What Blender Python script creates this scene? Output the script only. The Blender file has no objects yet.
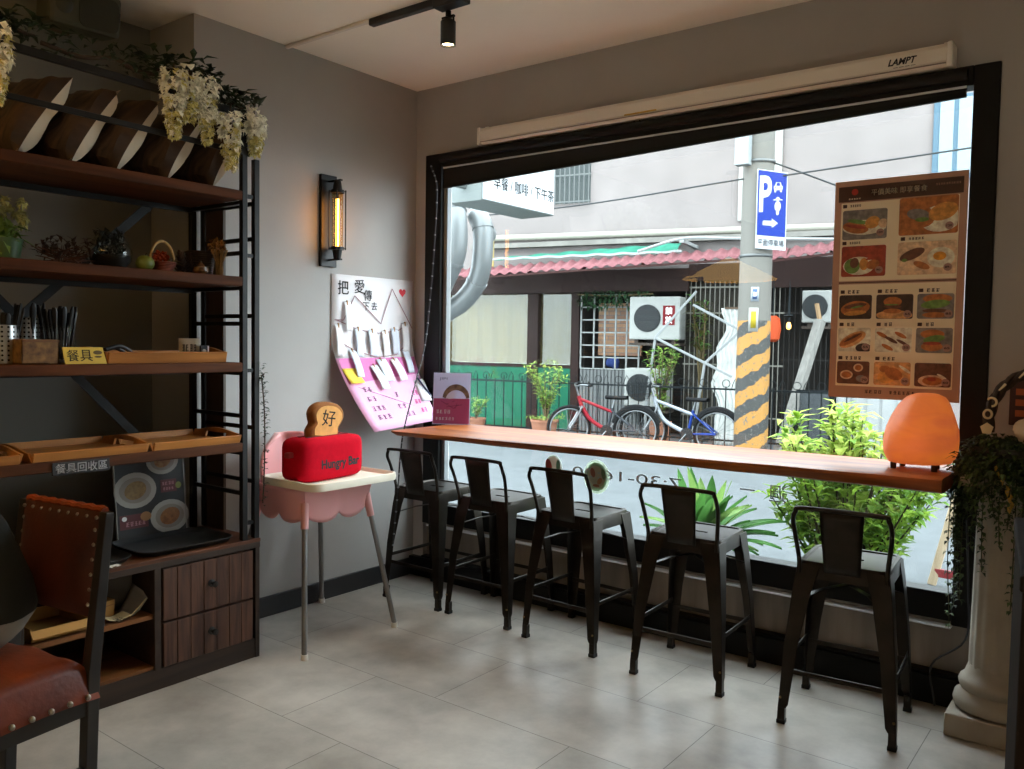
import bpy, bmesh, math, random
from math import sin, cos, pi, radians as R
from mathutils import Vector, Matrix, Euler
random.seed(11)
SC = bpy.context.scene
COL = SC.collection
V = Vector

# ------------------------------------------------------------------ materials
def lin(h):
    h = h.lstrip('#')
    out = []
    for i in (0, 2, 4):
        c = int(h[i:i+2], 16) / 255
        out.append(c/12.92 if c <= .04045 else ((c+.055)/1.055)**2.4)
    return (*out, 1)

MATS = {}
ALB = 1.      # overall colour factor of a family of finishes
SPF = 1.      # and of their sheen
def M(name, h, rough=.6, metal=0., var=0., vs=6., bump=0., bs=60., spec=.5, stretch=None, h2=None,
      emit=None, es=0., alpha=1., trans=0., coat=0., sss=0.):
    if name in MATS: return MATS[name]
    m = bpy.data.materials.new(name); m.use_nodes = True
    nt = m.node_tree; b = nt.nodes['Principled BSDF']
    c = (*[k*ALB for k in lin(h)[:3]], 1)
    b.inputs['Base Color'].default_value = c
    b.inputs['Roughness'].default_value = rough
    b.inputs['Metallic'].default_value = metal
    b.inputs['Specular IOR Level'].default_value = spec*SPF
    b.inputs['Transmission Weight'].default_value = trans
    b.inputs['Alpha'].default_value = alpha
    b.inputs['Coat Weight'].default_value = coat
    if sss:
        b.inputs['Subsurface Weight'].default_value = sss
        b.inputs['Subsurface Scale'].default_value = .03
    if emit:
        b.inputs['Emission Color'].default_value = lin(emit)
        b.inputs['Emission Strength'].default_value = es
    if var or bump:
        tc = nt.nodes.new('ShaderNodeTexCoord'); mp = nt.nodes.new('ShaderNodeMapping')
        nt.links.new(tc.outputs['Object'], mp.inputs['Vector'])
        if stretch: mp.inputs['Scale'].default_value = stretch
    if var:
        n = nt.nodes.new('ShaderNodeTexNoise'); n.inputs['Scale'].default_value = vs
        n.inputs['Detail'].default_value = 6
        nt.links.new(mp.outputs['Vector'], n.inputs['Vector'])
        r = nt.nodes.new('ShaderNodeValToRGB')
        r.color_ramp.elements[0].position = .3; r.color_ramp.elements[1].position = .7
        if h2:
            r.color_ramp.elements[0].color = c; r.color_ramp.elements[1].color = (*[k*ALB for k in lin(h2)[:3]], 1)
        else:
            r.color_ramp.elements[0].color = (*[max(0, k*(1-var)) for k in c[:3]], 1)
            r.color_ramp.elements[1].color = (*[min(1, k*(1+var)) for k in c[:3]], 1)
        nt.links.new(n.outputs['Fac'], r.inputs['Fac'])
        nt.links.new(r.outputs['Color'], b.inputs['Base Color'])
    if bump:
        n2 = nt.nodes.new('ShaderNodeTexNoise'); n2.inputs['Scale'].default_value = bs
        n2.inputs['Detail'].default_value = 4
        nt.links.new(mp.outputs['Vector'], n2.inputs['Vector'])
        bp = nt.nodes.new('ShaderNodeBump'); bp.inputs['Strength'].default_value = bump
        bp.inputs['Distance'].default_value = .01
        nt.links.new(n2.outputs['Fac'], bp.inputs['Height'])
        nt.links.new(bp.outputs['Normal'], b.inputs['Normal'])
    MATS[name] = m
    return m

def glass_mat(name, tint='#ffffff', refl=1., ior=1.45, rough=0.):
    """thin clear glazing: transparent + fresnel mirror"""
    if name in MATS: return MATS[name]
    m = bpy.data.materials.new(name); m.use_nodes = True
    nt = m.node_tree; nt.nodes.clear()
    o = nt.nodes.new('ShaderNodeOutputMaterial'); mx = nt.nodes.new('ShaderNodeMixShader')
    t = nt.nodes.new('ShaderNodeBsdfTransparent'); t.inputs['Color'].default_value = lin(tint)
    g = nt.nodes.new('ShaderNodeBsdfGlossy'); g.inputs['Roughness'].default_value = rough
    f = nt.nodes.new('ShaderNodeLayerWeight'); f.inputs['Blend'].default_value = .5
    pw_ = nt.nodes.new('ShaderNodeMath'); pw_.operation = 'POWER'; pw_.inputs[1].default_value = 5
    k = nt.nodes.new('ShaderNodeMath'); k.operation = 'MULTIPLY_ADD'; k.inputs[1].default_value = .9*refl; k.inputs[2].default_value = .035*refl
    nt.links.new(f.outputs['Facing'], pw_.inputs[0]); nt.links.new(pw_.outputs[0], k.inputs[0]); nt.links.new(k.outputs[0], mx.inputs[0])
    nt.links.new(t.outputs[0], mx.inputs[1]); nt.links.new(g.outputs[0], mx.inputs[2])
    nt.links.new(mx.outputs[0], o.inputs[0])
    MATS[name] = m
    return m

# ------------------------------------------------------------------ objects
WM = {}
def wm(o): return WM.get(o.name, Matrix.Identity(4)) if o else Matrix.Identity(4)

def tag(o, label=None, cat=None, group=None, kind=None):
    if label: o['label'] = label
    if cat: o['category'] = cat
    if group: o['group'] = group
    if kind: o['kind'] = kind
    return o

def thing(name, label, cat, loc=(0, 0, 0), rz=0, group=None):
    o = bpy.data.objects.new(name, None); COL.objects.link(o)
    o.empty_display_size = .05
    o.location = loc; o.rotation_euler = (0, 0, rz)
    WM[o.name] = Matrix.Translation(V(loc)) @ Matrix.Rotation(rz, 4, 'Z')
    return tag(o, label, cat, group)

class MB:
    """collects shapes (local or world coordinates) and links them as ONE mesh object"""
    def __init__(s, T=None):
        s.v = []; s.f = []; s.m = []; s.T = T or Matrix.Identity(4); s.mi = 0
    def add(s, vs, fs):
        b = len(s.v)
        s.v += [tuple(s.T @ V(p)) for p in vs]
        for f in fs: s.f.append([b+i for i in f]); s.m.append(s.mi)
        return s
    def box(s, x0, x1, y0, y1, z0, z1):
        p = [(x, y, z) for x in (x0, x1) for y in (y0, y1) for z in (z0, z1)]
        return s.add(p, [(0, 1, 3, 2), (4, 6, 7, 5), (0, 4, 5, 1), (2, 3, 7, 6), (0, 2, 6, 4), (1, 5, 7, 3)])
    def frustum(s, a, b):
        """two 4-gons (bottom ccw from above, top ccw)"""
        return s.add(list(a)+list(b), [(3, 2, 1, 0), (4, 5, 6, 7)] + [(i, (i+1) % 4, 4+(i+1) % 4, 4+i) for i in range(4)])
    def bar(s, p0, p1, w, h, up=(0, 0, 1), w1=None, h1=None):
        p0, p1 = V(p0), V(p1); d = (p1-p0).normalized(); up = V(up)
        x = d.cross(up)
        if x.length < 1e-5: x = d.cross(V((1, 0, 0)))
        x.normalize(); y = x.cross(d)
        w1 = w if w1 is None else w1; h1 = h if h1 is None else h1
        q = lambda p, w, h: [p-x*w/2-y*h/2, p+x*w/2-y*h/2, p+x*w/2+y*h/2, p-x*w/2+y*h/2]
        return s.add(q(p0, w, h)+q(p1, w1, h1), [(0, 1, 2, 3)[::-1], (4, 5, 6, 7)] + [(i, (i+1) % 4, 4+(i+1) % 4, 4+i) for i in range(4)])
    def tube(s, pts, r, seg=10, closed=False, caps=True, flat=1.):
        pts = [V(p) for p in pts]; n = len(pts)
        rr = r if isinstance(r, (list, tuple)) else [r]*n
        vs = []; t0 = None; nx = None
        for i in range(n):
            if closed: t = (pts[(i+1) % n]-pts[i-1])
            else: t = pts[min(i+1, n-1)]-pts[max(i-1, 0)]
            t.normalize()
            if nx is None:
                nx = t.cross(V((0, 0, 1)))
                if nx.length < 1e-3: nx = t.cross(V((1, 0, 0)))
                nx.normalize()
            else:
                nx = nx - t*nx.dot(t); nx.normalize()
            ny = t.cross(nx)
            for k in range(seg):
                a = 2*pi*k/seg
                vs.append(pts[i]+nx*cos(a)*rr[i]+ny*sin(a)*rr[i]*flat)
        fs = []
        for i in range(n if closed else n-1):
            a = i*seg; b = ((i+1) % n)*seg
            for k in range(seg):
                k2 = (k+1) % seg
                fs.append((a+k, a+k2, b+k2, b+k))
        if caps and not closed:
            fs.append(tuple(range(seg))[::-1]); fs.append(tuple((n-1)*seg+k for k in range(seg)))
        return s.add(vs, fs)
    def cyl(s, p0, p1, r, r1=None, seg=16): return s.tube([p0, p1], [r, r if r1 is None else r1], seg)
    def lathe(s, prof, c=(0, 0, 0), seg=24, axis='Z', sx=1., sy=1., caps=True):
        c = V(c); vs = []
        for (r, z) in prof:
            for k in range(seg):
                a = 2*pi*k/seg; p = (r*cos(a)*sx, r*sin(a)*sy, z)
                if axis == 'X': p = (p[2], p[0], p[1])
                if axis == 'Y': p = (p[1], p[2], p[0])
                vs.append(c+V(p))
        fs = []
        for i in range(len(prof)-1):
            for k in range(seg):
                k2 = (k+1) % seg
                fs.append((i*seg+k, i*seg+k2, (i+1)*seg+k2, (i+1)*seg+k))
        if caps:
            if prof[0][0] > 1e-5: fs.append(tuple(range(seg))[::-1])
            if prof[-1][0] > 1e-5: fs.append(tuple((len(prof)-1)*seg+k for k in range(seg)))
        return s.add(vs, fs)
    def ball(s, c, rx, ry=None, rz=None, seg=14, rings=8, fn=None):
        ry = rx if ry is None else ry; rz = rx if rz is None else rz
        vs = []; c = V(c)
        for i in range(rings+1):
            t = pi*i/rings
            for k in range(seg):
                a = 2*pi*k/seg; d = V((sin(t)*cos(a), sin(t)*sin(a), -cos(t)))
                m = fn(d) if fn else 1
                vs.append(c+V((d.x*rx, d.y*ry, d.z*rz))*m)
        fs = [(i*seg+k, i*seg+(k+1) % seg, (i+1)*seg+(k+1) % seg, (i+1)*seg+k) for i in range(rings) for k in range(seg)]
        return s.add(vs, fs)
    def prism(s, poly, o, ux, uy, d):
        """2-D outline at o spanned by ux, uy, thickened by d along ux x uy"""
        o, ux, uy = V(o), V(ux), V(uy); n = ux.cross(uy).normalized()
        k = len(poly)
        a = [o+ux*x+uy*y for x, y in poly]
        return s.add(a+[p+n*d for p in a], [tuple(range(k))[::-1], tuple(range(k, 2*k))] + [(i, (i+1) % k, k+(i+1) % k, k+i) for i in range(k)])
    def grid(s, fn, nu, nv, cu=False):
        vs = [fn(i/nu, j/nv) for j in range(nv+1) for i in range(nu+(0 if cu else 1))]
        w = nu if cu else nu+1
        return s.add(vs, [(j*w+i, j*w+(i+1) % w, (j+1)*w+(i+1) % w, (j+1)*w+i) for j in range(nv) for i in range(nu)])
    def leaf(s, p, d, up, L, w, bend=.25):
        p = V(p); d = V(d).normalized(); up = V(up); x = d.cross(up)
        if x.length < 1e-4: x = d.cross(V((1, 0, 0)))
        x.normalize(); n = x.cross(d)
        a = p+d*L*.45+n*L*bend*.3; t = p+d*L-n*L*bend*.35
        m = n*w*.18
        return s.add([p, a+x*w/2+m, t, a-x*w/2+m, a], [(0, 1, 4), (1, 2, 4), (0, 4, 3), (4, 2, 3)])
    def build(s, name, mat, parent=None, smooth=None, bevel=0, thick=0, bseg=2, sub=0, recalc=True):
        me = bpy.data.meshes.new(name)
        vs = [V(p) for p in s.v]
        if parent:
            inv = wm(parent).inverted()
            if s.T == Matrix.Identity(4) or True: vs = [inv @ p for p in vs]
            base = None
        else:
            zs = min(p.z for p in vs); cx = sum(p.x for p in vs)/len(vs); cy = sum(p.y for p in vs)/len(vs)
            base = V((cx, cy, zs)); vs = [p-base for p in vs]
        me.from_pydata([tuple(p) for p in vs], [], s.f)
        ms = mat if isinstance(mat, (list, tuple)) else [mat]
        for m in ms: me.materials.append(m)
        if len(ms) > 1: me.polygons.foreach_set('material_index', s.m)
        if recalc:
            bm = bmesh.new(); bm.from_mesh(me); bmesh.ops.recalc_face_normals(bm, faces=bm.faces); bm.to_mesh(me); bm.free()
        o = bpy.data.objects.new(name, me); COL.objects.link(o)
        if parent: o.parent = parent; WM[o.name] = wm(parent)
        else: o.location = base; WM[o.name] = Matrix.Translation(base)
        if smooth:
            me.polygons.foreach_set('use_smooth', [True]*len(me.polygons))
            me.set_sharp_from_angle(angle=R(smooth if smooth is not True else 40))
        if thick:
            md = o.modifiers.new('thickness', 'SOLIDIFY'); md.thickness = thick; md.offset = 0
        if bevel:
            md = o.modifiers.new('edge', 'BEVEL'); md.width = bevel; md.segments = bseg; md.limit_method = 'ANGLE'; md.angle_limit = R(35)
            md.harden_normals = False
        if sub:
            md = o.modifiers.new('smooth', 'SUBSURF'); md.levels = sub; md.render_levels = sub
        return o

def struct(mb, name, mat, parent=None, **k):
    o = mb.build(name, mat, parent, **k)
    if not parent: o['kind'] = 'structure'
    return o

def kids(o): return [c for c in bpy.data.objects if c.parent == o]
def copy_tree(o, loc=None, rz=None, label=None, group=None, parent=None):
    c = o.copy(); COL.objects.link(c)
    if parent: c.parent = parent
    if loc is not None: c.location = loc
    if rz is not None: c.rotation_euler = (0, 0, rz)
    if label: c['label'] = label
    if group: c['group'] = group
    WM[c.name] = Matrix.Translation(c.location) @ c.rotation_euler.to_matrix().to_4x4()
    for k in kids(o): copy_tree(k, parent=c)
    return c

def textmesh(s, size=.1, bold=0., shear=0.):
    cu = bpy.data.curves.new('t', 'FONT'); cu.body = s; cu.size = size; cu.align_x = 'CENTER'; cu.align_y = 'CENTER'
    cu.offset = min(bold, size*.034) if s.isascii() else 0; cu.shear = shear; cu.resolution_u = 3
    o = bpy.data.objects.new('t', cu); COL.objects.link(o)
    dg = bpy.context.evaluated_depsgraph_get(); dg.update()
    me = bpy.data.meshes.new_from_object(o.evaluated_get(dg))
    vs = [v.co.copy() for v in me.vertices]; fs = [tuple(p.vertices) for p in me.polygons]
    bpy.data.objects.remove(o); bpy.data.curves.remove(cu); bpy.data.meshes.remove(me)
    return vs, fs

def put_text(mb, s, o, ux, uy, size=.1, width=None, height=None, bold=0., mirror=False, shear=0.):
    """flat lettering centred at o, reading along ux, upright along uy"""
    vs, fs = textmesh(s, size, bold, shear)
    if not vs: return mb
    x0 = min(v.x for v in vs); x1 = max(v.x for v in vs); y0 = min(v.y for v in vs); y1 = max(v.y for v in vs)
    kx = width/(x1-x0) if width else 1.; ky = height/(y1-y0) if height else (kx if width else 1.)
    if height and not width: kx = ky
    cx, cy = (x0+x1)/2, (y0+y1)/2
    o, ux, uy = V(o), V(ux).normalized(), V(uy).normalized()
    if mirror: kx = -kx
    for d in ((0,) if s.isascii() or not bold else (-1, 1)):      # CJK strokes are thickened by a slightly shifted second pass
        e = d*.011*(y1-y0)*ky; mb.add([o+ux*((v.x-cx)*kx+e)+uy*((v.y-cy)*ky+e*.6) for v in vs], fs)
    return mb

def rrect(w, h, r, n=4):
    p = []
    for (cx, cy, a0) in ((w/2-r, h/2-r, 0), (-w/2+r, h/2-r, 90), (-w/2+r, -h/2+r, 180), (w/2-r, -h/2+r, 270)):
        for i in range(n+1):
            a = R(a0+90*i/n); p.append((cx+r*cos(a), cy+r*sin(a)))
    return p
def ell(w, h, n=18, cx=0, cy=0, rot=0):
    return [(cx+w/2*cos(2*pi*i/n)*cos(rot)-h/2*sin(2*pi*i/n)*sin(rot), cy+w/2*cos(2*pi*i/n)*sin(rot)+h/2*sin(2*pi*i/n)*cos(rot)) for i in range(n)]
def smooth_path(pts, n=6):
    """Catmull-Rom through pts"""
    P = [V(p) for p in pts]; P = [P[0]*2-P[1]]+P+[P[-1]*2-P[-2]]; out = []
    for i in range(1, len(P)-2):
        for k in range(n):
            t = k/n; a, b, c, d = P[i-1], P[i], P[i+1], P[i+2]
            out.append(.5*((2*b)+(c-a)*t+(2*a-5*b+4*c-d)*t*t+(3*b-a-3*c+d)*t**3))
    return out+[P[-2]]
def scribble(mb, n, o, ux, uy, width, height, th=.002, seed=1):
    """a row of n small brush marks where the photo's writing is too small to read"""
    rg = random.Random(seed*31+n); o, ux, uy = V(o), V(ux).normalized(), V(uy).normalized(); nn = ux.cross(uy)
    cw = width/n
    for i in range(n):
        c = o+ux*(-width/2+cw*(i+.5)); w = cw*.38; h = height*.48
        for k in range(3):
            y = h*(-.8+.8*k)+rg.uniform(-.1, .1)*h; a = rg.uniform(.6, 1)
            mb.bar(c-ux*w*a+uy*y, c+ux*w*a+uy*(y+rg.uniform(-.15, .25)*h), th, .0003, up=nn)
        for k in range(2):
            x = rg.uniform(-.7, .7)*w; mb.bar(c+ux*x+uy*h, c+ux*(x+rg.uniform(-.5, .5)*w)-uy*h, th, .0003, up=nn)
    return mb
def rnd(a, b): return random.uniform(a, b)
def rdir():
    while 1:
        v = V((rnd(-1, 1), rnd(-1, 1), rnd(-1, 1)))
        if .1 < v.length < 1: return v.normalized()

def leaf_mat(name, h, var=.25, vs=12, tr=.45):
    """thin leaf / paper: light passes through as well as bouncing off"""
    if name in MATS: return MATS[name]
    m = M(name, h, .5, var=var, vs=vs); nt = m.node_tree; b = nt.nodes['Principled BSDF']; o = nt.nodes['Material Output']
    t = nt.nodes.new('ShaderNodeBsdfTranslucent'); mx = nt.nodes.new('ShaderNodeMixShader'); mx.inputs[0].default_value = tr
    if b.inputs['Base Color'].links: nt.links.new(b.inputs['Base Color'].links[0].from_socket, t.inputs['Color'])
    else: t.inputs['Color'].default_value = b.inputs['Base Color'].default_value
    nt.links.new(b.outputs[0], mx.inputs[1]); nt.links.new(t.outputs[0], mx.inputs[2]); nt.links.new(mx.outputs[0], o.inputs[0])
    return m

# shared finishes
black_metal = M('black_metal', '#161412', .45, .4, var=.25, vs=20)
black_plastic = M('black_plastic', '#151515', .45)
white_plastic = M('white_plastic', '#e6e2d8', .45)
paper_white = M('paper_white', '#eeecea', .8)
ink = M('black_ink', '#1b1a1c', .8)
steel = M('brushed_steel', '#b9babb', .35, .9, var=.1, vs=30)
SKY = 16.
EXPO = .12
# ================================================================== ROOM SHELL
# x: along the window wall, y: out through the window, z: up; origin = left corner of the window wall
CEIL = 2.86
paint = M('grey_wall_paint', '#a4a19d', .75, var=.05, vs=2.5, bump=.05, bs=120)
ceil_paint = M('ceiling_paint', '#f0e9dd', .8, var=.03, vs=2)
frame_black = M('black_window_frame', '#0d0d0d', .5, 0, spec=.25)

def floor_material():
    m = bpy.data.materials.new('concrete_tile'); m.use_nodes = True
    nt = m.node_tree; b = nt.nodes['Principled BSDF']; N = nt.nodes.new; L = nt.links.new
    tc = N('ShaderNodeTexCoord'); mp = N('ShaderNodeMapping'); L(tc.outputs['Object'], mp.inputs[0])
    mp.inputs['Location'].default_value = FLOOR_SHIFT
    br = N('ShaderNodeTexBrick'); L(mp.outputs[0], br.inputs['Vector'])
    br.offset = .34; br.offset_frequency = 2
    br.inputs['Scale'].default_value = 1; br.inputs['Brick Width'].default_value = .96; br.inputs['Row Height'].default_value = .48
    br.inputs['Mortar Size'].default_value = .0016; br.inputs['Mortar Smooth'].default_value = .2
    br.inputs['Color1'].default_value = lin('#c4beb5'); br.inputs['Color2'].default_value = lin('#b5afa5'); br.inputs['Mortar'].default_value = lin('#6b6660')
    n1 = N('ShaderNodeTexNoise'); n1.inputs['Scale'].default_value = 3.2; n1.inputs['Detail'].default_value = 8; n1.inputs['Roughness'].default_value = .62
    L(tc.outputs['Object'], n1.inputs['Vector'])
    r = N('ShaderNodeValToRGB'); r.color_ramp.elements[0].position = .30; r.color_ramp.elements[0].color = (.52, .51, .50, 1)
    r.color_ramp.elements[1].position = .68; r.color_ramp.elements[1].color = (1, 1, 1, 1)
    L(n1.outputs['Fac'], r.inputs[0])
    mx = N('ShaderNodeMixRGB'); mx.blend_type = 'MULTIPLY'; mx.inputs[0].default_value = .95
    L(br.outputs['Color'], mx.inputs[1]); L(r.outputs[0], mx.inputs[2]); L(mx.outputs[0], b.inputs['Base Color'])
    b.inputs['Roughness'].default_value = .34
    bp = N('ShaderNodeBump'); bp.inputs['Strength'].default_value = .08; L(n1.outputs['Fac'], bp.inputs['Height']); L(bp.outputs[0], b.inputs['Normal'])
    return m
fx0, fx1, fy0, fy1 = -.45, 5.6, -7.2, .0
FLOOR_SHIFT = ((fx0+fx1)/2-2.28, (fy0+fy1)/2+.755+.48*8, 0)
struct(MB().box(fx0, fx1, fy0, fy1, -.06, 0), 'floor', floor_material())
struct(MB().box(-.5, 5.7, -7.3, .25, CEIL, CEIL+.15), 'ceiling', ceil_paint)
# left wall, with the recess behind the display shelves
struct(MB().box(-.56, 0, -1.445, .25, 0, CEIL), 'wall_left', paint)
struct(MB().box(-.55, -.37, -7.3, -1.245, 0, CEIL), 'wall_recess', M('recess_shade_grey', '#7c7c76', .75, var=.05, vs=2.5))  # wall grey darkened for the blocked window light in the recess
struct(MB().box(5.5, 5.7, -7.3, .25, 0, CEIL), 'wall_right', paint)
struct(MB().box(-.5, 5.7, -7.35, -7.15, 0, CEIL), 'wall_back', paint)
# window wall: above, right of, left of and below the opening
w = MB()
w.box(0, 5.6, 0, .22, 2.475, CEIL); w.box(3.01, 5.6, 0, .22, 0, 2.475); w.box(-.1, .085, 0, .22, 0, 2.475)
struct(w, 'wall_window', paint)
apron = M('brown_concrete_apron', '#8d8175', .35, var=.45, vs=3, stretch=(3, 1, .3))
struct(MB().box(.085, 3.01, .03, .22, 0, .33), 'wall_apron', apron)
b = MB().box(0, 3.4, -.035, .03, 0, .113); b.box(.085, 3.01, -.02, .03, .113, .125)
struct(b, 'baseboard_window', frame_black, bevel=.004)
struct(MB().box(0, .018, -1.40, -.036, 0, .1), 'baseboard_left', M('dark_baseboard', '#232325', .45), bevel=.003)
# window
win = MB()
win.box(.085, .21, -.012, .075, .32, 2.475); win.box(2.92, 3.01, -.012, .075, .32, 2.475)
win.box(.21, 2.92, -.012, .075, 2.40, 2.475); win.box(.21, 2.92, -.012, .075, .335, .445)
wo = struct(win, 'window_1', frame_black, bevel=.004)
alu = M('grey_aluminium', '#7e8284', .4, .6)
MB().box(.21, .238, .012, .044, .445, 2.40).build('inner_trim', M('grey_inner_trim', '#7b8082', .5), wo, bevel=.002)
MB().box(.15, 2.925, -.045, .0, .314, .321).build('sill_strip', M('white_sill_strip', '#eef0f2', .35), wo, bevel=.002)
g = MB().box(.215, 2.915, .046, .056, .44, 2.405)
g.build('pane', glass_mat('window_glass', '#f3f7f6', .8), wo)
# faint lettering and two round stickers on the pane (seen from behind)
grey_vinyl = M('grey_window_vinyl', '#d5dde2', .6)
tx = MB(); z = .735
put_text(tx, '7:30-16:00', (1.42, .044, .732), (1, 0, 0), (0, 0, 1), .1, width=.62, height=.05, mirror=True)
put_text(tx, '週', (2.2, .044, .742), (1, 0, 0), (0, 0, 1), .1, height=.075, mirror=True)
put_text(tx, '一', (2.06, .044, .745), (1, 0, 0), (0, 0, 1), .1, width=.07, mirror=True)
tx.build('vinyl_lettering', glass_mat('grey_window_vinyl', '#c9d2d8', .05), wo, recalc=False)

def round_sticker(x, z, w, h, label, cols, pale):
    o = thing('window_sticker', label, 'sticker', (x, .046, z))
    MB().prism(ell(w, h, 28), (x, .046, z), (1, 0, 0), (0, 0, 1), .001).build('disc', leaf_mat('sticker_base_'+pale, pale, .02, 9, .5), o)
    for i, (c, dx, dz, sw, sh, rot) in enumerate(cols):
        MB().prism(ell(sw, sh, 14, 0, 0, rot), (x+dx, .0448-.0003*i, z+dz), (1, 0, 0), (0, 0, 1), .0004).build('print', leaf_mat('sticker_'+c, '#'+c, .02, 9, .5), o)
    return o
round_sticker(1.256, .715, .155, .175, 'larger pale green round sticker on the window below the counter',
              [('b9c9b2', 0, 0, .13, .15, 0), ('e3dccb', .0, .0, .10, .12, .4), ('c98a78', -.022, .02, .028, .05, .3), ('d9a884', .02, -.02, .04, .025, 1.), ('94ad86', .04, .02, .022, .06, .2), ('c98a78', .0, -.045, .04, .014, 0)], '#e4ebe0')
round_sticker(.987, .74, .11, .125, 'smaller red and green round sticker on the window, partly behind a stool back',
              [('efe5de', 0, 0, .095, .11, 0), ('c96a62', -.03, .0, .04, .08, .2), ('7fa886', .03, .01, .025, .06, 0), ('c96a62', .0, -.03, .05, .02, .3)], '#d9dcd6')
# roller blind
rb = thing('roller_blind', 'black roller blind pulled down a little, hanging across the top of the window', 'blind', (1.56, -.0, 2.4))
MB().tube([(.235, -.045, 2.437), (2.905, -.045, 2.437)], .024, 14).build('roller', frame_black, rb, smooth=True)
b = MB(); b.add([(.24, -.026, 2.44), (2.9, -.026, 2.44), (2.9, -.026, 2.362), (.24, -.026, 2.276), (.24, -.022, 2.44), (2.9, -.022, 2.44), (2.9, -.022, 2.362), (.24, -.022, 2.276)],
                [(0, 1, 2, 3), (7, 6, 5, 4), (0, 4, 5, 1), (1, 5, 6, 2), (2, 6, 7, 3), (3, 7, 4, 0)])
b.build('cloth', M('black_blind_cloth', '#141414', .8), rb)
MB().bar((.24, -.027, 2.385), (2.9, -.027, 2.392), .012, .008).build('silver_slat', M('pale_slat', '#c7cdd2', .3, .3), rb)
MB().bar((.24, -.026, 2.278), (2.9, -.026, 2.364), .014, .02).build('bottom_bar', frame_black, rb)
ch = MB()
cp = smooth_path([(.16, -.045, 2.40), (0.202, -0.04, 2.263), (0.184, -0.04, 1.922), (0.157, -0.04, 1.636), (0.2, -0.124, 1.375), (0.26, -0.264, 1.154), (0.36, -0.441, 0.951), (0.34, -0.449, 0.816), (0.34, -0.475, 0.551), (0.34, -0.502, 0.314)], 8)
ch.tube(cp, .004, 6); 
ch.build('pull_cord', M('black_cord', '#26262a', .5), rb, smooth=True)
bd = MB()
for i in range(0, len(cp), 2): bd.ball(cp[i], .0062, seg=6, rings=4)
bd.build('cord_beads', M('grey_cord_bead', '#8b8d90', .35), rb, smooth=True)

# projector-screen case above the window
sc = thing('screen_case', 'long white roll-up screen case fixed to the wall above the window', 'projector screen', (1.7, 0, 2.465))
MB().prism([(0, .012), (.012, 0), (.07, 0), (.088, .02), (.088, .07), (.072, .088), (0, .088)], (.555, 0, 2.467), (0, -1, 0), (0, 0, 1), -2.285).build('casing', M('cream_white_metal', '#e4dccf', .5), sc, bevel=.003)
for a in (.535, 2.838): MB().box(a, a+.02, -.09, 0, 2.464, 2.558).build('end_cap', white_plastic, sc, bevel=.006)
t = MB(); t.box(.56, 2.836, -.0905, -.084, 2.477, 2.480); t.build('lower_seam', M('seam_shadow_grey', '#8d8378', .8), sc)
t = MB(); t.bar((.57, -.05, 2.56), (.57, 0, 2.56), .02, .012); t.bar((2.83, -.05, 2.56), (2.83, 0, 2.56), .02, .012); t.build('bracket', white_plastic, sc)
t = MB(); t.box(1.45, 1.62, -.0895, -.0875, 2.485, 2.492); t.build('yellow_tape', M('yellow_tape', '#c9a23c', .7), sc)
t = MB(); put_text(t, 'LAMPT', (2.682, -.0895, 2.512), (1, 0, 0), (0, 0, 1), .05, width=.105, height=.026, bold=.003, shear=.3)
put_text(t, '— — — —', (2.69, -.0895, 2.49), (1, 0, 0), (0, 0, 1), .02, width=.08, height=.002); t.build('logo', ink, sc, recalc=False)
t = MB(); t.tube([(1.48, -.045, 2.467), (1.48, -.045, 2.455), (1.51, -.045, 2.455), (1.51, -.045, 2.467)], .003, 6); t.build('pull_loop', frame_black, sc)

# ceiling track + spot
tr = thing('ceiling_track', 'black ceiling track with a thin white conduit running to the left wall', 'track', (.6, -.93, CEIL-.03))
MB().box(.6, 1.12, -.945, -.91, CEIL-.032, CEIL).build('rail', black_plastic, tr, bevel=.006)
MB().box(0, .6, -.945, -.925, CEIL-.016, CEIL).build('white_conduit', M('conduit_white', '#d8d0c4', .5), tr, bevel=.004)
MB().box(1.0, 1.16, -.95, -.885, CEIL-.045, CEIL).build('feed_box', black_plastic, tr, bevel=.004)
glow = M('spot_glow', '#fff2d8', .4, emit='#ffe2ae', es=14)
def spot(x, y, label, n=0):
    o = thing('track_spotlight', label, 'spotlight', (x, y, CEIL-.045))
    t = MB(); t.cyl((x, y, CEIL-.045), (x, y, CEIL-.07), .012); t.tube([(x-.03, y, CEIL-.075), (x-.03, y, CEIL-.10)], .004, 6); t.tube([(x+.03, y, CEIL-.075), (x+.03, y, CEIL-.10)], .004, 6)
    t.bar((x-.034, y, CEIL-.07), (x+.034, y, CEIL-.07), .012, .008); t.build('yoke', black_metal, o, smooth=True)
    MB().lathe([(.0, CEIL-.083), (.026, CEIL-.083), (.033, CEIL-.09), (.033, CEIL-.19), (.030, CEIL-.19), (.028, CEIL-.178), (0, CEIL-.178)], (x, y, 0), 20).build('can', black_plastic, o, smooth=35)
    MB().lathe([(0, CEIL-.181), (.0275, CEIL-.181)], (x, y, 0), 20, caps=False).build('lamp_face', glow, o)
    li = bpy.data.lights.new('spot_beam', 'SPOT'); li.energy = SPOT_W; li.color = (1, .85, .66); li.spot_size = R(75); li.spot_blend = .6; li.shadow_soft_size = .03
    lo = bpy.data.objects.new('spot_beam', li); COL.objects.link(lo); lo.parent = o; lo.location = (0, 0, -.16)
    return o
SPOT_W = 22
spot(1.035, -.885, 'small black cylinder spotlight glowing on the ceiling track')

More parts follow.
